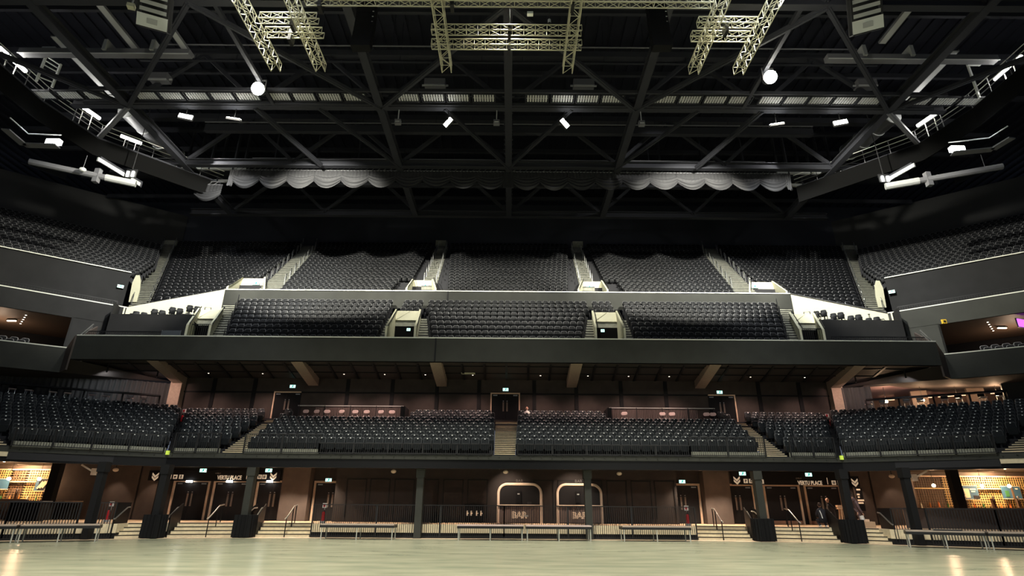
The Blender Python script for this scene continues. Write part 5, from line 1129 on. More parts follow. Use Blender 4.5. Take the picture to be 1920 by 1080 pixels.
# ---- lamps
def panel_lamp(px, py, Y, rot, label, wd=.75, ht=.42, m='lamp_white'):
    p = PY(px, py, Y); t = thing('panel_floodlight', label, 'lamp', tuple(p), 0, 'lit panel floodlights'); t.rotation_euler = rot
    b = MB(); b.box((0, .08, 0), (wd + .08, .12, ht + .08)); b.build('housing', M['frame_black'], t); b = MB(); b.box((0, 0, 0), (wd, .04, ht)); b.build('lit_face', M[m], t); b = MB(); b.build('bracket', M['frame_black'], t) if 0 else None; yk = MB(); yk.tube(p, (p.x, p.y, ZR - .03), .03, 6); k_ = yk.build('bracket', M['frame_black'], t); bpy.context.view_layer.update(); k_.matrix_parent_inverse = t.matrix_world.inverted(); return t
panel_lamp(348, 218, 32.75, (rad(-20), 0, rad(20)), 'lit panel floodlight left of the middle, outer one', .85, .42)
panel_lamp(439, 222, 32.75, (rad(-62), 0, rad(15)), 'thin lit panel floodlight under the roof pipe on the left', .85, .5)
panel_lamp(840, 229, 32.75, (rad(-20), rad(-38), rad(-30)), 'bright tilted panel floodlight left of the centre chord', .7, .75)
panel_lamp(1059, 231, 32.75, (rad(-20), rad(38), rad(30)), 'bright tilted panel floodlight right of the centre chord', .7, .75)
panel_lamp(1456, 232, 32.75, (rad(-62), 0, rad(-15)), 'thin lit panel floodlight under the roof pipe on the right', .85, .5)
panel_lamp(1576, 229, 32.75, (rad(-20), 0, rad(-20)), 'lit panel floodlight right of the middle, outer one', .85, .42)
for px, py, s in ((483, 166, -1), (1445, 144, 1)):
    p = PZ(px, py, 27.3); t = thing('bright_floodlight', 'dazzling round floodlight on the roof steel on the %s' % side[s], 'lamp', tuple(p)); b = MB(); b.tube((0, .1, .06), (0, .5, .25), .36, 12); b.build('housing', M['frame_black'], t); b = MB(); b.tube((0, 0, 0), (0, .06, .03), .42, 14); b.build('lens', M['lamp_hot'], t); b = MB(); b.bx(-.4, -.34, .2, .3, 0, .9); b.bx(.34, .4, .2, .3, 0, .9); b.bx(-.4, .4, .2, .3, .85, .92); b.build('yoke', M['frame_black'], t)
for i, (px, py) in enumerate(((746, 229), (931, 230), (1203, 232))):
    p = PY(px, py, 32.7); t = thing('unlit_floodlight', 'small unlit grey floodlight under the roof pipe, %s from the left' % nth(i + 1), 'lamp', tuple(p), group='unlit floodlights'); b = MB(); b.box((0, 0, 0), (.42, .3, .34)); b.build('housing', M['pipe_grey'], t); b = MB(); b.box((0, -.17, -.05), (.3, .03, .06)); b.build('lens', M['pale_grey'], t); b = MB(); b.bx(-.03, .03, -.03, .03, .17, ZR - .03 - p.z); b.build('bracket', M['pale_grey'], t)
for px, py, lab, wd in ((816, 159, 'left', 1.5), (1094, 160, 'right', 1.5), (300, 148, 'far left', 1.35), (1622, 160, 'far right', 1.35)):
    p = PZ(px, py, 30.2); t = thing('fan_unit', 'grey box fan unit under the roof, %s one' % lab, 'ventilation', tuple(p)); b = MB(); b.box((0, 0, .05), (wd, .7, .5)); b.build('case', M['pipe_grey'], t); b = MB(); b.box((0, -.3, -.28), (wd, .1, .1)); b.build('lower_rail', M['pale_grey'], t); b = MB(); b.bx(-wd / 2 - .2, wd / 2 + .2, -.05, .05, -.1, 0); b.build('hanger_bar', M['pale_grey'], t)
# white lift cages, small lamps
for px, py, s in ((293, 22, -1), (1620, 27, 1)):
    p = PZ(px, py, 26.5); t = thing('equipment_cage', 'white louvred equipment cage hanging under the roof on the %s' % side[s], 'ventilation', tuple(p), s * .25); t.rotation_euler = (rad(38), 0, -s * .4); t.scale = (1.3, 1.3, 1.3)
    b = MB(); b.bx(-.55, .55, -.5, -.42, -.7, -.2); b.build('front_panel', M['unit_white'], t); b = MB(); b.bx(-.18, .18, -.53, -.5, -.55, -.35); b.build('grille', M['pale_grey'], t)
    for k in range(4): b = MB(); b.bx(-.52, .52, -.48 + .02 * k, -.42, -.1 + k * .28, .05 + k * .28); b.build('louvre', M['pale_grey'], t)
    b = MB(); [b.bx(x_ - .035, x_ + .035, y_ - .035, y_ + .035, -.7, 1.3) for x_ in (-.52, .52) for y_ in (-.46, .2)]; b.bx(-.55, .55, -.5, .25, -.74, -.7); b.bx(-.5, .5, .18, .25, -.7, 1.3); b.build('frame', M['frame_black'], t)
p = PZ(246, 12, 26.5); t = thing('moving_light', 'small yellowish lamp head beside the left equipment cage', 'lamp', tuple(p)); b = MB(); b.box((0, 0, 0), (.35, .3, .22), .3); b.build('head', M['cream'], t); b = MB(); b.bx(-.03, .03, -.03, .03, .1, .8); b.build('arm', M['pale_grey'], t)
p = PZ(994, 26, 25); t = thing('roof_sensor', 'small white box hanging between the middle trusses', 'fixture', tuple(p)); b = MB(); b.box((0, 0, 0), (.3, .2, .14)); b.build('case', M['unit_white'], t); b = MB(); b.tube((0, 0, .05), (0, 0, 2.5), .012, 4); b.build('cable', M['frame_black'], t)
p = PZ(1030, 42, 25); t = thing('roof_camera', 'small white dome camera hanging between the middle trusses', 'camera', tuple(p)); b = MB(); b.tube((0, 0, -.05), (0, 0, .18), .08, 8); b.build('body', M['unit_white'], t); b = MB(); b.ball((0, 0, -.08), .09); b.build('dome', M['black_satin'], t); b = MB(); b.tube((0, 0, .15), (0, 0, 2.5), .012, 4); b.build('cable', M['frame_black'], t)
# ---- swagged drape on a bar, left and right halves
def swag(x0, x1, y, zt, n, label, droop=1.78, tail=True):
    t = thing('swagged_drape', label, 'curtain'); wd = (x1 - x0) / n
    for i in range(n):
        b = MB(); a = x0 + i * wd; NX, NZ = 22, 20; V = []
        for r in range(NZ + 1):
            tt = r / NZ
            for c in range(NX + 1):
                s_ = c / NX; e = 4 * s_ * (1 - s_); ln = droop * (.58 + .42 * e); z = zt - tt * ln
                ple = .08 * math.sin(s_ * 2 * pi * 8 + i) * max(0, 1 - tt * 1.5); k = (zt - z) - droop * .42 * e * tt
                fold = .15 * math.sin(2 * pi * 5.2 * tt + .6 * i) * min(1, max(0, (tt - .3) * 3)) * (.35 + .65 * e)
                V.append((a + s_ * wd, y - .10 * e * tt + ple + fold - .05 * tt, z))
        b.add(V, [(r * (NX + 1) + c, r * (NX + 1) + c + 1, (r + 1) * (NX + 1) + c + 1, (r + 1) * (NX + 1) + c) for r in range(NZ) for c in range(NX)]); b.build('swag', M['swag_velvet'], t, True)
    if tail:
        for xx in ([x0 - .12, x1 + .12]):
            b = MB(); V = []; 
            for r in range(9):
                for c in range(9): V.append((xx - .22 + .055 * c, y - .05 + .06 * math.sin(c * 2.2 + r * .5), zt - r / 8 * (1.55 + .12 * math.sin(c * 3))))
            b.add(V, [(r * 9 + c, r * 9 + c + 1, (r + 1) * 9 + c + 1, (r + 1) * 9 + c) for r in range(8) for c in range(8)]); b.build('tail', M['swag_velvet'], t, True)
    b = MB(); b.tube((x0, y + .02, zt + .03), (x1, y + .02, zt + .03), .04); b.tube((x0, y + .15, zt + .42), (x1, y + .15, zt + .42), .04)
    for k in range(int((x1 - x0) / .5)): b.tube((x0 + k * .5, y + .02, zt + .03), (x0 + .3 + k * .5, y + .15, zt + .42), .025, 4)
    b.build('hanging_bar', M['pipe_grey'], t); return t
swag(-23.1, -.35, 40.55, 27.95, 10, 'dark swagged drape hanging in scallops, half left of the centre chord')
swag(.35, 23.3, 40.55, 27.95, 10, 'dark swagged drape hanging in scallops, half right of the centre chord')
b = MB(); b.bx(-22, 23, 45.5, 45.9, 29.6, 29.9); struct(b, 'beam_rear', M['roof_steel'], 'grey beam seen below the swagged drape', 'beam')
for i, (x0, x1, y, z) in enumerate(((-30, -23.6, 43, 29.6), (-30, -23.6, 44.6, 29.3), (24, 30, 43, 29.6), (24, 30, 44.6, 29.3), (-23.5, -12, 44, 30.6), (12, 23.5, 44, 30.6))):
    t = thing('pale_conduit', 'pale lit conduit behind the %s end of the swagged drape, %s one' % (('left', 'left', 'right', 'right', 'inner left', 'inner right')[i], ('upper', 'lower')[i % 2]), 'pipe'); b = MB(); b.bx(x0, x1, y, y + .2, z, z + .25); b.build('tray', M['pale_grey'] if i < 4 else M['pipe_grey'], t)
    for k in range(3): b = MB(); xx = x0 + (x1 - x0) * (k + .5) / 3; b.bx(xx - .06, xx + .06, y - .05, y + .25, z - .05, 35.9); b.build('hanger', M['roof_steel'], t)
# ---- side gantries with rails and strip lamps
for s in (-1, 1):
    w = side[s]; G = [(s * 32.6, 4), (s * 32.6, 32.0), (s * 31.6, 36.2), (s * 25.2, 42.6)]
    b = MB()
    for p, q in zip(G, G[1:]):
        d = Vector((q[0] - p[0], q[1] - p[1], 0)).normalized(); n = Vector((-d.y, d.x, 0)) * (1.3 if s < 0 else -1.3)
        b.hexa([(p[0], p[1], ZR - .15), (q[0], q[1], ZR - .15), (q[0] + n.x, q[1] + n.y, ZR - .15), (p[0] + n.x, p[1] + n.y, ZR - .15)], [(p[0], p[1], ZR), (q[0], q[1], ZR), (q[0] + n.x, q[1] + n.y, ZR), (p[0] + n.x, p[1] + n.y, ZR)])
    struct(b, 'floor_gantry', M['roof_steel'], 'dark walkway of the %s roof gantry' % w, 'gantry')
    t = thing('gantry_rail', 'steel handrail of the %s roof gantry' % w, 'handrail')
    for z in (ZR + .35, ZR + .7, ZR + 1.1): b = MB(); b.pipe([(p[0] - s * .08, p[1], z) for p in G], .03); b.build('rail', M['pale_steel'] if z > 28.5 else M['pipe_grey'], t)
    for p, q in zip(G, G[1:]):
        L = math.hypot(q[0] - p[0], q[1] - p[1]); n = int(L / 1.6)
        for k in range(n): f = k / n; x, y = p[0] + (q[0] - p[0]) * f - s * .08, p[1] + (q[1] - p[1]) * f; b = MB(); b.tube((x, y, ZR - .1), (x, y, ZR + 1.1), .03, 5); b.build('post', M['pipe_grey'], t)
    b = MB()
    for p, q in zip(G, G[1:]): b.wall(p, q, ZR - 1.6, ZR - .12, .1)
    struct(b, 'wall_gantry_' + w, M['mask_black'], 'black masking below the %s roof gantry' % w, 'wall')
    for i, (px, py, ln) in enumerate(((24, 112, 2.2), (166, 208, 1.9), (246, 262, 1.5)) if s < 0 else ((1890, 128, 2.2), (1741, 222, 1.9))):
        p = PZ(px, py, ZR + 1.75); d = Vector((0, 1, 0)) if i == 0 else Vector((s * -.25, 1, 0)).normalized() if i == 1 else Vector((.7, .7, 0)); a = math.atan2(d.y, d.x)
        t = thing('strip_lamp', 'bright tube lamp above the %s roof gantry, %s from the stage' % (w, nth(i + 1)), 'lamp', tuple(p), a, 'gantry tube lamps'); b = MB(); b.tube((-ln / 2, 0, 0), (ln / 2, 0, 0), .13, 8); b.build('tube', M['tube_white'], t); b = MB(); b.bx(-ln / 2, ln / 2, -.08, .08, .1, .16); b.build('housing', M['pale_grey'], t); b = MB(); b.bx(-.4, -.36, -.03, .03, -1.7, .1); b.bx(.36, .4, -.03, .03, -1.7, .1); b.build('post', M['pale_steel'], t)
        light('strip_glow', 'POINT', (p.x, p.y, p.z - .3), 270, (1, .98, .92), None, .2)
    # small lamps, boxes and pale strips along the gantry
    t = thing('gantry_stairs', 'white lit frame with rungs on the %s gantry' % w, 'ladder', tuple(PZ(85 if s < 0 else 1833, 130 if s < 0 else 150, 29)), 0); b = MB(); b.box((-.3, 0, .3), (.12, .12, 2.6)); b.build('upright', M['unit_white'], t); b = MB(); b.box((.3, .6, .0), (.12, .12, 2.0)); b.build('upright', M['unit_white'], t)
    for k in range(6): b = MB(); b.bar((-.3, 0, -.6 + k * .35), (.3, .6, -.6 + k * .3), .06); b.build('rung', M['unit_white'], t)
    b = MB(); b.box((0, -.2, 1.4), (.9, .3, .5)); b.build('top_box', M['pale_grey'], t)
    # round duct beneath the roof near the corner
    t = thing('round_duct', 'large round grey duct near the %s end of the roof' % w, 'duct'); a0 = PZ(240 if s < 0 else 1672, 205 if s < 0 else 215, 31); a1 = PZ(330 if s < 0 else 1590, 292 if s < 0 else 285, 31); b = MB(); b.pipe([a0, a0.lerp(a1, .5), a1], .75, 16); b.build('duct', M['pipe_grey'], t, True)
    for k in range(4): c = a0.lerp(a1, k / 3); dd = (a1 - a0).normalized() * .06; b = MB(); b.tube(c - dd, c + dd, .79, 16); b.build('band', M['pale_grey'], t, True)
    t = thing('square_duct', 'long flat grey duct with rings across the %s of the roof' % w, 'duct', (0, PZ(100, 97, 30.2).y, 30.2)); b = MB(); b.bx(s * 21.5, s * 33, -.25, .25, -.3, .1); b.build('case', M['pipe_grey'], t); 
    for k in range(2): b = MB(); b.bx(s * (24 + k * 3.2) - .12, s * (24 + k * 3.2) + .12, -.4, .4, -.1, .75); b.build('ring', M['pale_grey'], t)
    b = MB(); b.bx(s * 21.5, s * 33, -.3, -.25, -.36, -.3); b.build('lower_edge', M['pale_grey'], t)
    # pale strips: light on the roof decking put into colour
    for i, (px, py, L_) in enumerate(((160, 130, 6), (215, 45, 5), (320, 55, 5)) if s < 0 else ((1745, 145, 5), (1700, 25, 5))):
        p = PZ(px, py, 30.8); t = thing('lit_deck_strip', 'pale lit cable tray running away from the stage, %s one on the %s' % (nth(i + 1), w), 'tray', tuple(p)); b = MB(); b.bx(-.2, .2, -L_ / 2, L_ / 2, 0, .06); b.build('tray', M['pale_grey'], t); b = MB(); b.bx(-.24, -.2, -L_ / 2, L_ / 2, 0, .16); b.bx(.2, .24, -L_ / 2, L_ / 2, 0, .16); b.build('lips', M['pipe_grey'], t)
    # lower service gallery under the gantry
    t = thing('service_pipe', 'grey service pipe with fittings below the %s gantry' % w, 'pipe'); p, q = PZ(55 if s < 0 else 1880, 303 if s < 0 else 312, 24), PZ(255 if s < 0 else 1660, 345 if s < 0 else 350, 24); b = MB(); b.tube(p, q, .22, 10); b.build('pipe', M['pipe_grey'], t); 
    c = p.lerp(q, .7); b = MB(); b.tube(c, q, .26, 10); b.build('sleeve', M['pale_grey'], t); c2 = p.lerp(q, .62); b = MB(); b.box(c2, (.35, .35, 1.1)); b.build('valve', M['pipe_grey'], t)
    t = thing('gallery_rail', 'short lit service gallery below the %s gantry' % w, 'gantry'); p, q, r_ = (PZ(10, 242, 24), PZ(45, 272, 24), PZ(108, 274, 24)) if s < 0 else (PZ(1898, 258, 24), PZ(1862, 280, 24), PZ(1785, 288, 24)); b = MB(); b.bar(p, q, .5, .08); b.bar(q, r_, .5, .08); b.build('deck', M['pipe_grey'], t); b = MB(); b.pipe([p + Vector((0, 0, .9)), q + Vector((0, 0, .9)), r_ + Vector((0, 0, .9))], .04); b.build('rail', M['pale_grey'], t); b = MB(); b.box(q.lerp(r_, .85) + Vector((0, 0, .3)), (.9, .3, .35)); b.build('lit_box', M['lamp_white'], t)
    light('gallery_glow', 'POINT', tuple(q + Vector((-s * .4, -.3, 1.4))), 50, COOL, None, .15)
    p = PZ(155 if s < 0 else 1848, 318 if s < 0 else 317, 24); t = thing('gallery_lamp', 'small white lamp hanging on the %s service pipe' % w, 'lamp', tuple(p)); b = MB(); b.ball((0, 0, 0), .2 if s < 0 else .12, 10, 6, (1.2, 1, .8)); b.build('shade', M['unit_white'] if s < 0 else M['lamp_white'], t); b = MB(); b.tube((0, 0, .1), (0, 0, 1.2), .02); b.build('stem', M['pipe_grey'], t)
    p, q = PZ(183 if s < 0 else 1715, 298 if s < 0 else 309, 25), PZ(262 if s < 0 else 1660, 346 if s < 0 else 340, 25); t = thing('light_bar', 'pale slanting bar below the %s gantry' % w, 'beam'); b = MB(); b.bar(p, q, .12, .3); b.build('bar', M['pale_grey'], t); b = MB(); b.bar(p + Vector((0, .2, .1)), q + Vector((0, .2, .1)), .1, .5); b.build('back_plate', M['roof_steel'], t)
    p = PZ(244 if s < 0 else 1660, 326 if s < 0 else 335, 25); t = thing('signal_lamp', 'pair of small bright lamps at the %s end of the slanting bar' % w, 'lamp', tuple(p)); 
    for k in (-.2, .2): b = MB(); b.box((k, 0, 0), (.14, .1, .45)); b.build('lit_face', M['lamp_white'], t)
    b = MB(); b.box((0, .12, .1), (.8, .1, .7)); b.tube((0, .12, .4), (0, .12, 9), .03); b.build('housing', M['frame_black'], t)
    def PV(px, py):   # where the line of sight meets the upper side wall
        d = ray(px, py); nx, ny = s * 21.6, 30.4; k_ = (nx * (s * 41.6 - CAM.x) + ny * (58.2 - CAM.y)) / (nx * d.x + ny * d.y); return CAM + d * k_
    pp = [PV(px if s < 0 else 1914 - px, py + (0 if s < 0 else 8)) for px, py in ((40, 306), (123, 338), (127, 318))]; nn = Vector((-s * .58, -.81, 0)) * .2
    b = MB(); b.hexa([p + nn * .2 for p in pp], [p + nn for p in pp])
    struct(b, 'wall_panel_' + w, M['black_paint'], 'black triangular opening high on the %s wall' % w, 'wall')
# the loose end of swagged drape below the left gantry
o = swag(-26.9, -24.6, 41.9, 27.3, 1, 'single lit swag of drape below the left gantry end', 1.6, False); o.name = 'swagged_drape_end' if 0 else 'swagged_drape'
light('drape_fill_light', 'SPOT', (-25.0, 38.6, 29.0), 900, (1, .98, .94), (-22.4, 40.6, 27.2), .1, 70, .5)  # added spots brighten stretches of the drape; no fixtures hang here
light('drape_fill_light', 'SPOT', (22.5, 38.6, 28.9), 260, (1, .98, .94), (20.5, 40.6, 27.2), .1, 80, .6)
light('drape_fill_light', 'SPOT', (12.0, 34.5, 29.5), 700, (1, .98, .94), (12.0, 40.6, 27.0), .1, 80, .8)
# yellow box, purple screen and spots in the low side boxes
p = PY(1770, 603, 37.6); t = thing('call_point', 'small yellow box on the wall at the right end of the balcony', 'fixture', tuple(p)); b = MB(); b.box((0, 0, 0), (.3, .12, .3)); b.build('case', M['yellow'], t); b = MB(); b.box((0, -.07, 0), (.14, .03, .14)); b.build('button', M['frame_black'], t)
p = PY(1917, 606, 36.4); t = thing('purple_screen', 'glowing purple screen in the right side box', 'screen', tuple(p), rad(20)); b = MB(); b.box((0, 0, 0), (.9, .05, .55)); b.build('lit_face', M['purple_screen'], t); b = MB(); b.box((0, .06, 0), (1.0, .06, .65)); b.build('bezel', M['frame_black'], t)
for s in (-1, 1):
    light('box_glow', 'POINT', (s * 36.5, 38.5, 12.9), 110, (1.0, .70, .48), None, .2)
    t = thing('box_lamp', 'small warm lamp in the %s side box' % side[s], 'lamp', (s * 35.6, 38.6, 13.9)); b = MB(); b.bx(-.3, .3, -.06, .06, -.05, .02); b.build('lens', M['downlight_face'], t); b = MB(); b.bx(-.34, .34, -.08, .08, .02, .1); b.build('housing', M['frame_black'], t)
    for i in range(5):
        t = thing('box_spot', 'tiny ceiling spot in the %s side box, %s in its row' % (side[s], nth(i + 1)), 'lamp', (s * (33.8 + i * .5), 37.6 + i * .5, 14.0), group='spots in the side boxes'); b = MB(); b.tube((0, 0, -.03), (0, 0, .03), .05, 8); b.build('lens', M['downlight_face'], t); b = MB(); b.tube((0, 0, .0), (0, 0, .05), .07, 8); b.build('bezel', M['frame_black'], t)
# ================================================================== PEOPLE
def skin(name, verts, edges, radii, m, parent, root=0, sub=1):
    me = bpy.data.meshes.new(name); me.from_pydata([tuple(v) for v in verts], edges, []); me.materials.append(M[m]); o = bpy.data.objects.new(name, me); C.objects.link(o); o.parent = parent
    md = o.modifiers.new('skin', 'SKIN'); md.use_smooth_shade = True; sv = me.skin_vertices[0].data
    for i, r in enumerate(radii): sv[i].radius = (r, r) if not isinstance(r, tuple) else r; sv[i].use_root = (i == root)
    sb = o.modifiers.new('subd', 'SUBSURF'); sb.levels = sub; sb.render_levels = sub
    return o
def head(parent, c, face, m='skin', hair=None, r=.11):
    c = Vector(c); f = Vector(face).normalized(); sd = f.cross(Vector((0, 0, 1))).normalized(); b = MB(); b.ball(c, r, 14, 10, (.82, .9, 1.12)); 
    b.ball(c + f * r * .9 - Vector((0, 0, r * .1)), r * .2, 8, 5); b.ball(c + sd * r * .84, r * .2, 8, 5, (.6, .8, 1.3)); b.ball(c - sd * r * .84, r * .2, 8, 5, (.6, .8, 1.3)); b.ball(c + f * r * .45 - Vector((0, 0, r * .75)), r * .5, 8, 5); o = b.build('head', M[m], parent, True)
    for sg in (-1, 1): e = MB(); e.ball(c + f * r * .80 + sd * sg * r * .33 + Vector((0, 0, r * .12)), r * .12, 8, 5); e.build('eye', M['frame_black'], o, True)
    e = MB(); e.ball(c + f * r * .82 - Vector((0, 0, r * .5)), r * .16, 8, 5, (1.4, 1.0, .35)); e.build('mouth', M['red'], o, True)
    if hair: h = MB(); h.ball(c - f * r * .12 + Vector((0, 0, r * .18)), r * 1.03, 14, 8, (.86, .94, 1.06)); h.build('hair', M[hair], parent, True)
def hand(parent, wpos, d, up, curl=.6):
    w = Vector(wpos); d = Vector(d).normalized(); up = Vector(up).normalized(); sd = d.cross(up).normalized(); V = [w, w + d * .05, w + d * .09]; E = [(0, 1), (1, 2)]; R = [.025, .035, .034]
    o = skin('hand', V, E, [(r, r * .6) for r in R], 'skin', parent)
    for k in range(4):
        a = w + d * .085 + sd * (-.03 + .02 * k); ln = (.07, .08, .075, .058)[k]; b1 = a + d * ln * .5 - up * curl * .015; c1 = a + d * ln * .8 - up * curl * .045; skin('finger', [w + d * .05 + sd * (-.02 + .013 * k), a, b1, c1], [(0, 1), (1, 2), (2, 3)], [.010, .0095, .009, .008], 'skin', o)
    t0 = w + d * .03 + sd * -.03; skin('thumb', [w + d * .02, t0, t0 + d * .03 - sd * .02, t0 + d * .055 - sd * .02 - up * .01], [(0, 1), (1, 2), (2, 3)], [.012, .011, .010, .009], 'skin', o)
def shoe(parent, p, d, m='cloth_white'):
    p = Vector(p); d = Vector(d).normalized(); b = MB(); b.ball(p + d * .06 + Vector((0, 0, .045)), .055, 10, 6, (1, 1, .8)); b.ball(p - d * .04 + Vector((0, 0, .05)), .052, 10, 6, (1, 1, .9)); b.ball(p + d * .13 + Vector((0, 0, .035)), .045, 10, 6, (1, 1, .75)); b.build('shoe', M[m], parent, True)
# 1: crouching person in a dark tracksuit on the top step, back to us
p = PY(1553, 985, FL(17.2) + 1.2); X0, Y0 = p.x - .25, FL(17.2) + 1.15
t = thing('person', 'person in a dark tracksuit with a white stripe crouching at the top of the steps', 'person', (X0, Y0, PH)); bx_ = lambda *a: Vector(a)
V = [(0, 0, .36), (-.02, .02, .58), (-.02, .07, .80), (-.01, .11, .98), (.0, .13, 1.06), (-.20, .06, .88), (-.26, .16, .64), (-.14, .33, .52), (.18, .08, .88), (.28, .17, .66), (.20, .34, .56), (-.12, .06, .32), (-.18, .36, .40), (-.16, .16, .12), (-.16, .12, .06), (.12, .06, .32), (.20, .34, .38), (.17, .14, .12), (.17, .10, .06)]
Ed = [(0, 1), (1, 2), (2, 3), (3, 4), (2, 5), (5, 6), (6, 7), (2, 8), (8, 9), (9, 10), (0, 11), (11, 12), (12, 13), (13, 14), (0, 15), (15, 16), (16, 17), (17, 18)]
skin('body', V, Ed, [.19, .18, .19, .10, .06, .09, .07, .05, .09, .07, .05, .13, .095, .07, .05, .13, .095, .07, .05], 'cloth_black', t)
b = MB(); b.pipe([(-.17, -.10, .88), (-.15, -.165, .70), (-.12, -.19, .46)], .022); b.build('jacket_stripe', M['cloth_white'], t)
head(t, (.0, .15, 1.16), (.3, 1, -.35), hair='hair_dark'); hand(t, (-.14, .34, .52), (.4, .6, -.2), (0, 0, 1)); hand(t, (.20, .35, .56), (-.3, .7, -.1), (0, 0, 1)); shoe(t, (-.16, .12, 0), (0, 1, 0)); shoe(t, (.17, .10, 0), (.2, 1, 0))
# 2: bald person facing the crouching one, leaning forwards
p = PY(1552, 948, FL(17.2) + 2.3); t = thing('person', 'bald person standing bent forwards behind the crouching one, forearm resting on the guard', 'person', (p.x, FL(17.2) + 2.3, PH))
V = [(.30, .15, .80), (.22, .10, 1.0), (.10, .02, 1.18), (.04, -.03, 1.27), (.0, -.06, 1.34), (.10, -.16, 1.14), (.22, -.3, .98), (.46, -.34, 1.02), (.22, .2, 1.10), (.32, .12, .9), (.50, -.1, .98), (.28, .02, .78), (.26, -.06, .44), (.28, .05, .08), (.36, .26, .78), (.38, .2, .44), (.40, .32, .08)]
Ed = [(0, 1), (1, 2), (2, 3), (3, 4), (2, 5), (5, 6), (6, 7), (2, 8), (8, 9), (9, 10), (0, 11), (11, 12), (12, 13), (0, 14), (14, 15), (15, 16)]
skin('body', V, Ed, [.16, .16, .17, .08, .06, .075, .055, .045, .075, .055, .045, .11, .085, .06, .11, .085, .06], 'cloth_black', t)
head(t, (-.02, -.08, 1.45), (-.2, -1, -.35)); hand(t, (.46, -.34, 1.02), (1, -.1, 0), (0, 0, 1)); hand(t, (.5, -.1, .98), (1, .1, 0), (0, 0, 1)); shoe(t, (.28, 0.0, 0), (0, -1, 0), 'frame_black'); shoe(t, (.40, .27, 0), (0, -1, 0), 'frame_black')
# 3: person in a plum hooded top bending over beside the right column
p = PY(1612, 985, FL(18.9) + 1.5); t = thing('person', 'person in a plum hooded top and knee shorts bending over beside the outer right column', 'person', (p.x, FL(18.9) + 1.45, PH))
V = [(.02, 0, .92), (-.04, -.05, 1.12), (-.13, -.1, 1.32), (-.2, -.14, 1.44), (-.25, -.17, 1.5), (-.1, -.26, 1.26), (-.06, -.32, .98), (.06, -.36, .76), (-.12, .1, 1.3), (-.16, .0, 1.0), (-.12, -.2, .80), (-.02, -.08, .86), (.02, -.1, .5), (.10, -.06, .1), (.1, .1, .86), (.14, .08, .5), (.2, .14, .1)]
skin('body', V, Ed, [.17, .16, .17, .10, .08, .085, .06, .045, .085, .06, .045, .115, .09, .055, .115, .09, .055], 'cloth_plum', t)
head(t, (-.32, -.2, 1.58), (-.8, -.5, -.5), hair='hair_dark'); hand(t, (.06, -.36, .76), (.3, -.2, -1), (1, 0, 0)); hand(t, (-.12, -.2, .8), (-.2, -.2, -1), (1, 0, 0)); shoe(t, (.10, -.1, 0), (-.3, -1, 0)); shoe(t, (.2, .1, 0), (-.3, -1, 0))
b = MB(); b.tube((.06, -.18, .62), (.10, -.17, .40), .11, 10, .12); b.build('shorts_leg', M['cloth_white'], t)
b = MB(); b.ball((-.24, -.16, 1.46), .14, 12, 8, (1, 1, .9)); b.build('hood', M['cloth_plum'], t, True)
# wooden high chair behind the guard, cardboard box on the floor, seated staff in the bars
p = PY(1580, 960, FL(17.6) + 2.0); t = thing('wooden_trestle', 'pale wooden trestle stool behind the black guard on the right', 'stool', (p.x, FL(17.6) + 2.0, PH)); b = MB(); b.box((0, 0, 1.0), (.62, .3, .1)); b.build('seat', M['wood_pale'], t)
for sx in (-1, 1):
    for sy in (-1, 1): b = MB(); b.bar((sx * .12, sy * .1, .95), (sx * .22, sy * .16, 0), .07); b.build('leg', M['wood_pale'], t)
b = MB(); b.box((-.12, 0, 1.12), (.34, .26, .1)); b.build('tray', M['wood_pale'], t)
p = PY(1626, 992, FL(19.3) + 1.4); t = thing('cardboard_box', 'low tan cardboard box on the platform beside the bending person', 'box', (p.x + .2, FL(19.3) + 1.75, PH)); b = MB(); b.box((0, 0, .16), (.75, .5, .32)); b.build('carton', M['cardboard'], t); b = MB(); b.box((-.1, 0, .38), (.45, .35, .12)); b.build('lid', M['wood_frame'], t)
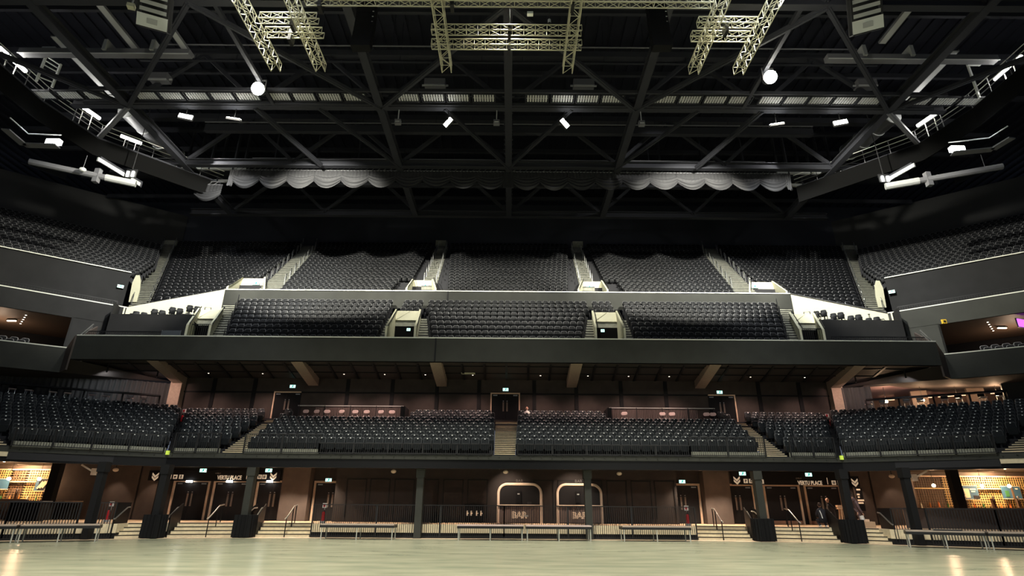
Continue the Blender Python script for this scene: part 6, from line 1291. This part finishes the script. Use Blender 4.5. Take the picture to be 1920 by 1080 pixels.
# person in the rear row right of the central door
p = PY(988, 765, 42.0); t = thing('person', 'person in a pale top sitting in the rear row just right of the central door', 'person', (p.x, 41.95, ZB - .29))
V = [(0, 0, .45), (0, .04, .62), (0, .06, .80), (0, .05, .93), (0, .04, 1.0), (-.19, .05, .78), (-.24, -.06, .58), (-.14, -.22, .5), (.19, .05, .78), (.24, -.06, .58), (.14, -.22, .5), (-.1, -.08, .46), (-.1, -.42, .46), (-.1, -.42, .08), (.1, -.08, .46), (.1, -.42, .46), (.1, -.42, .08)]
skin('body', V, Ed, [.15, .15, .16, .08, .055, .075, .055, .04, .075, .055, .04, .1, .08, .055, .1, .08, .055], 'cloth_white', t)
head(t, (0, .02, 1.11), (0, -1, -.1)); hand(t, (-.14, -.22, .5), (.3, -1, 0), (0, 0, 1)); hand(t, (.14, -.22, .5), (-.3, -1, 0), (0, 0, 1)); shoe(t, (-.1, -.42, 0), (0, -1, 0), 'frame_black'); shoe(t, (.1, -.42, 0), (0, -1, 0), 'frame_black')
p = PY(106, 940, 40.6); t = thing('person', 'person in dark clothes standing behind the left bar beside the column', 'person', (p.x, 40.4, PH))
V = [(0, 0, .95), (0, 0, 1.15), (0, 0, 1.38), (0, 0, 1.5), (0, 0, 1.56), (-.2, 0, 1.36), (-.25, -.06, 1.1), (-.2, -.25, 1.0), (.2, 0, 1.36), (.25, -.06, 1.1), (.2, -.25, 1.0), (-.1, 0, .88), (-.1, 0, .48), (-.1, 0, .08), (.1, 0, .88), (.1, 0, .48), (.1, 0, .08)]
skin('body', V, Ed, [.15, .15, .17, .08, .055, .075, .055, .04, .075, .055, .04, .11, .085, .055, .11, .085, .055], 'cloth_black', t)
head(t, (0, 0, 1.66), (-.4, -1, 0), hair='hair_dark'); hand(t, (-.2, -.25, 1.0), (.2, -1, 0), (0, 0, 1)); hand(t, (.2, -.25, 1.0), (-.2, -1, 0), (0, 0, 1)); shoe(t, (-.1, 0, 0), (0, -1, 0), 'frame_black'); shoe(t, (.1, 0, 0), (0, -1, 0), 'frame_black')
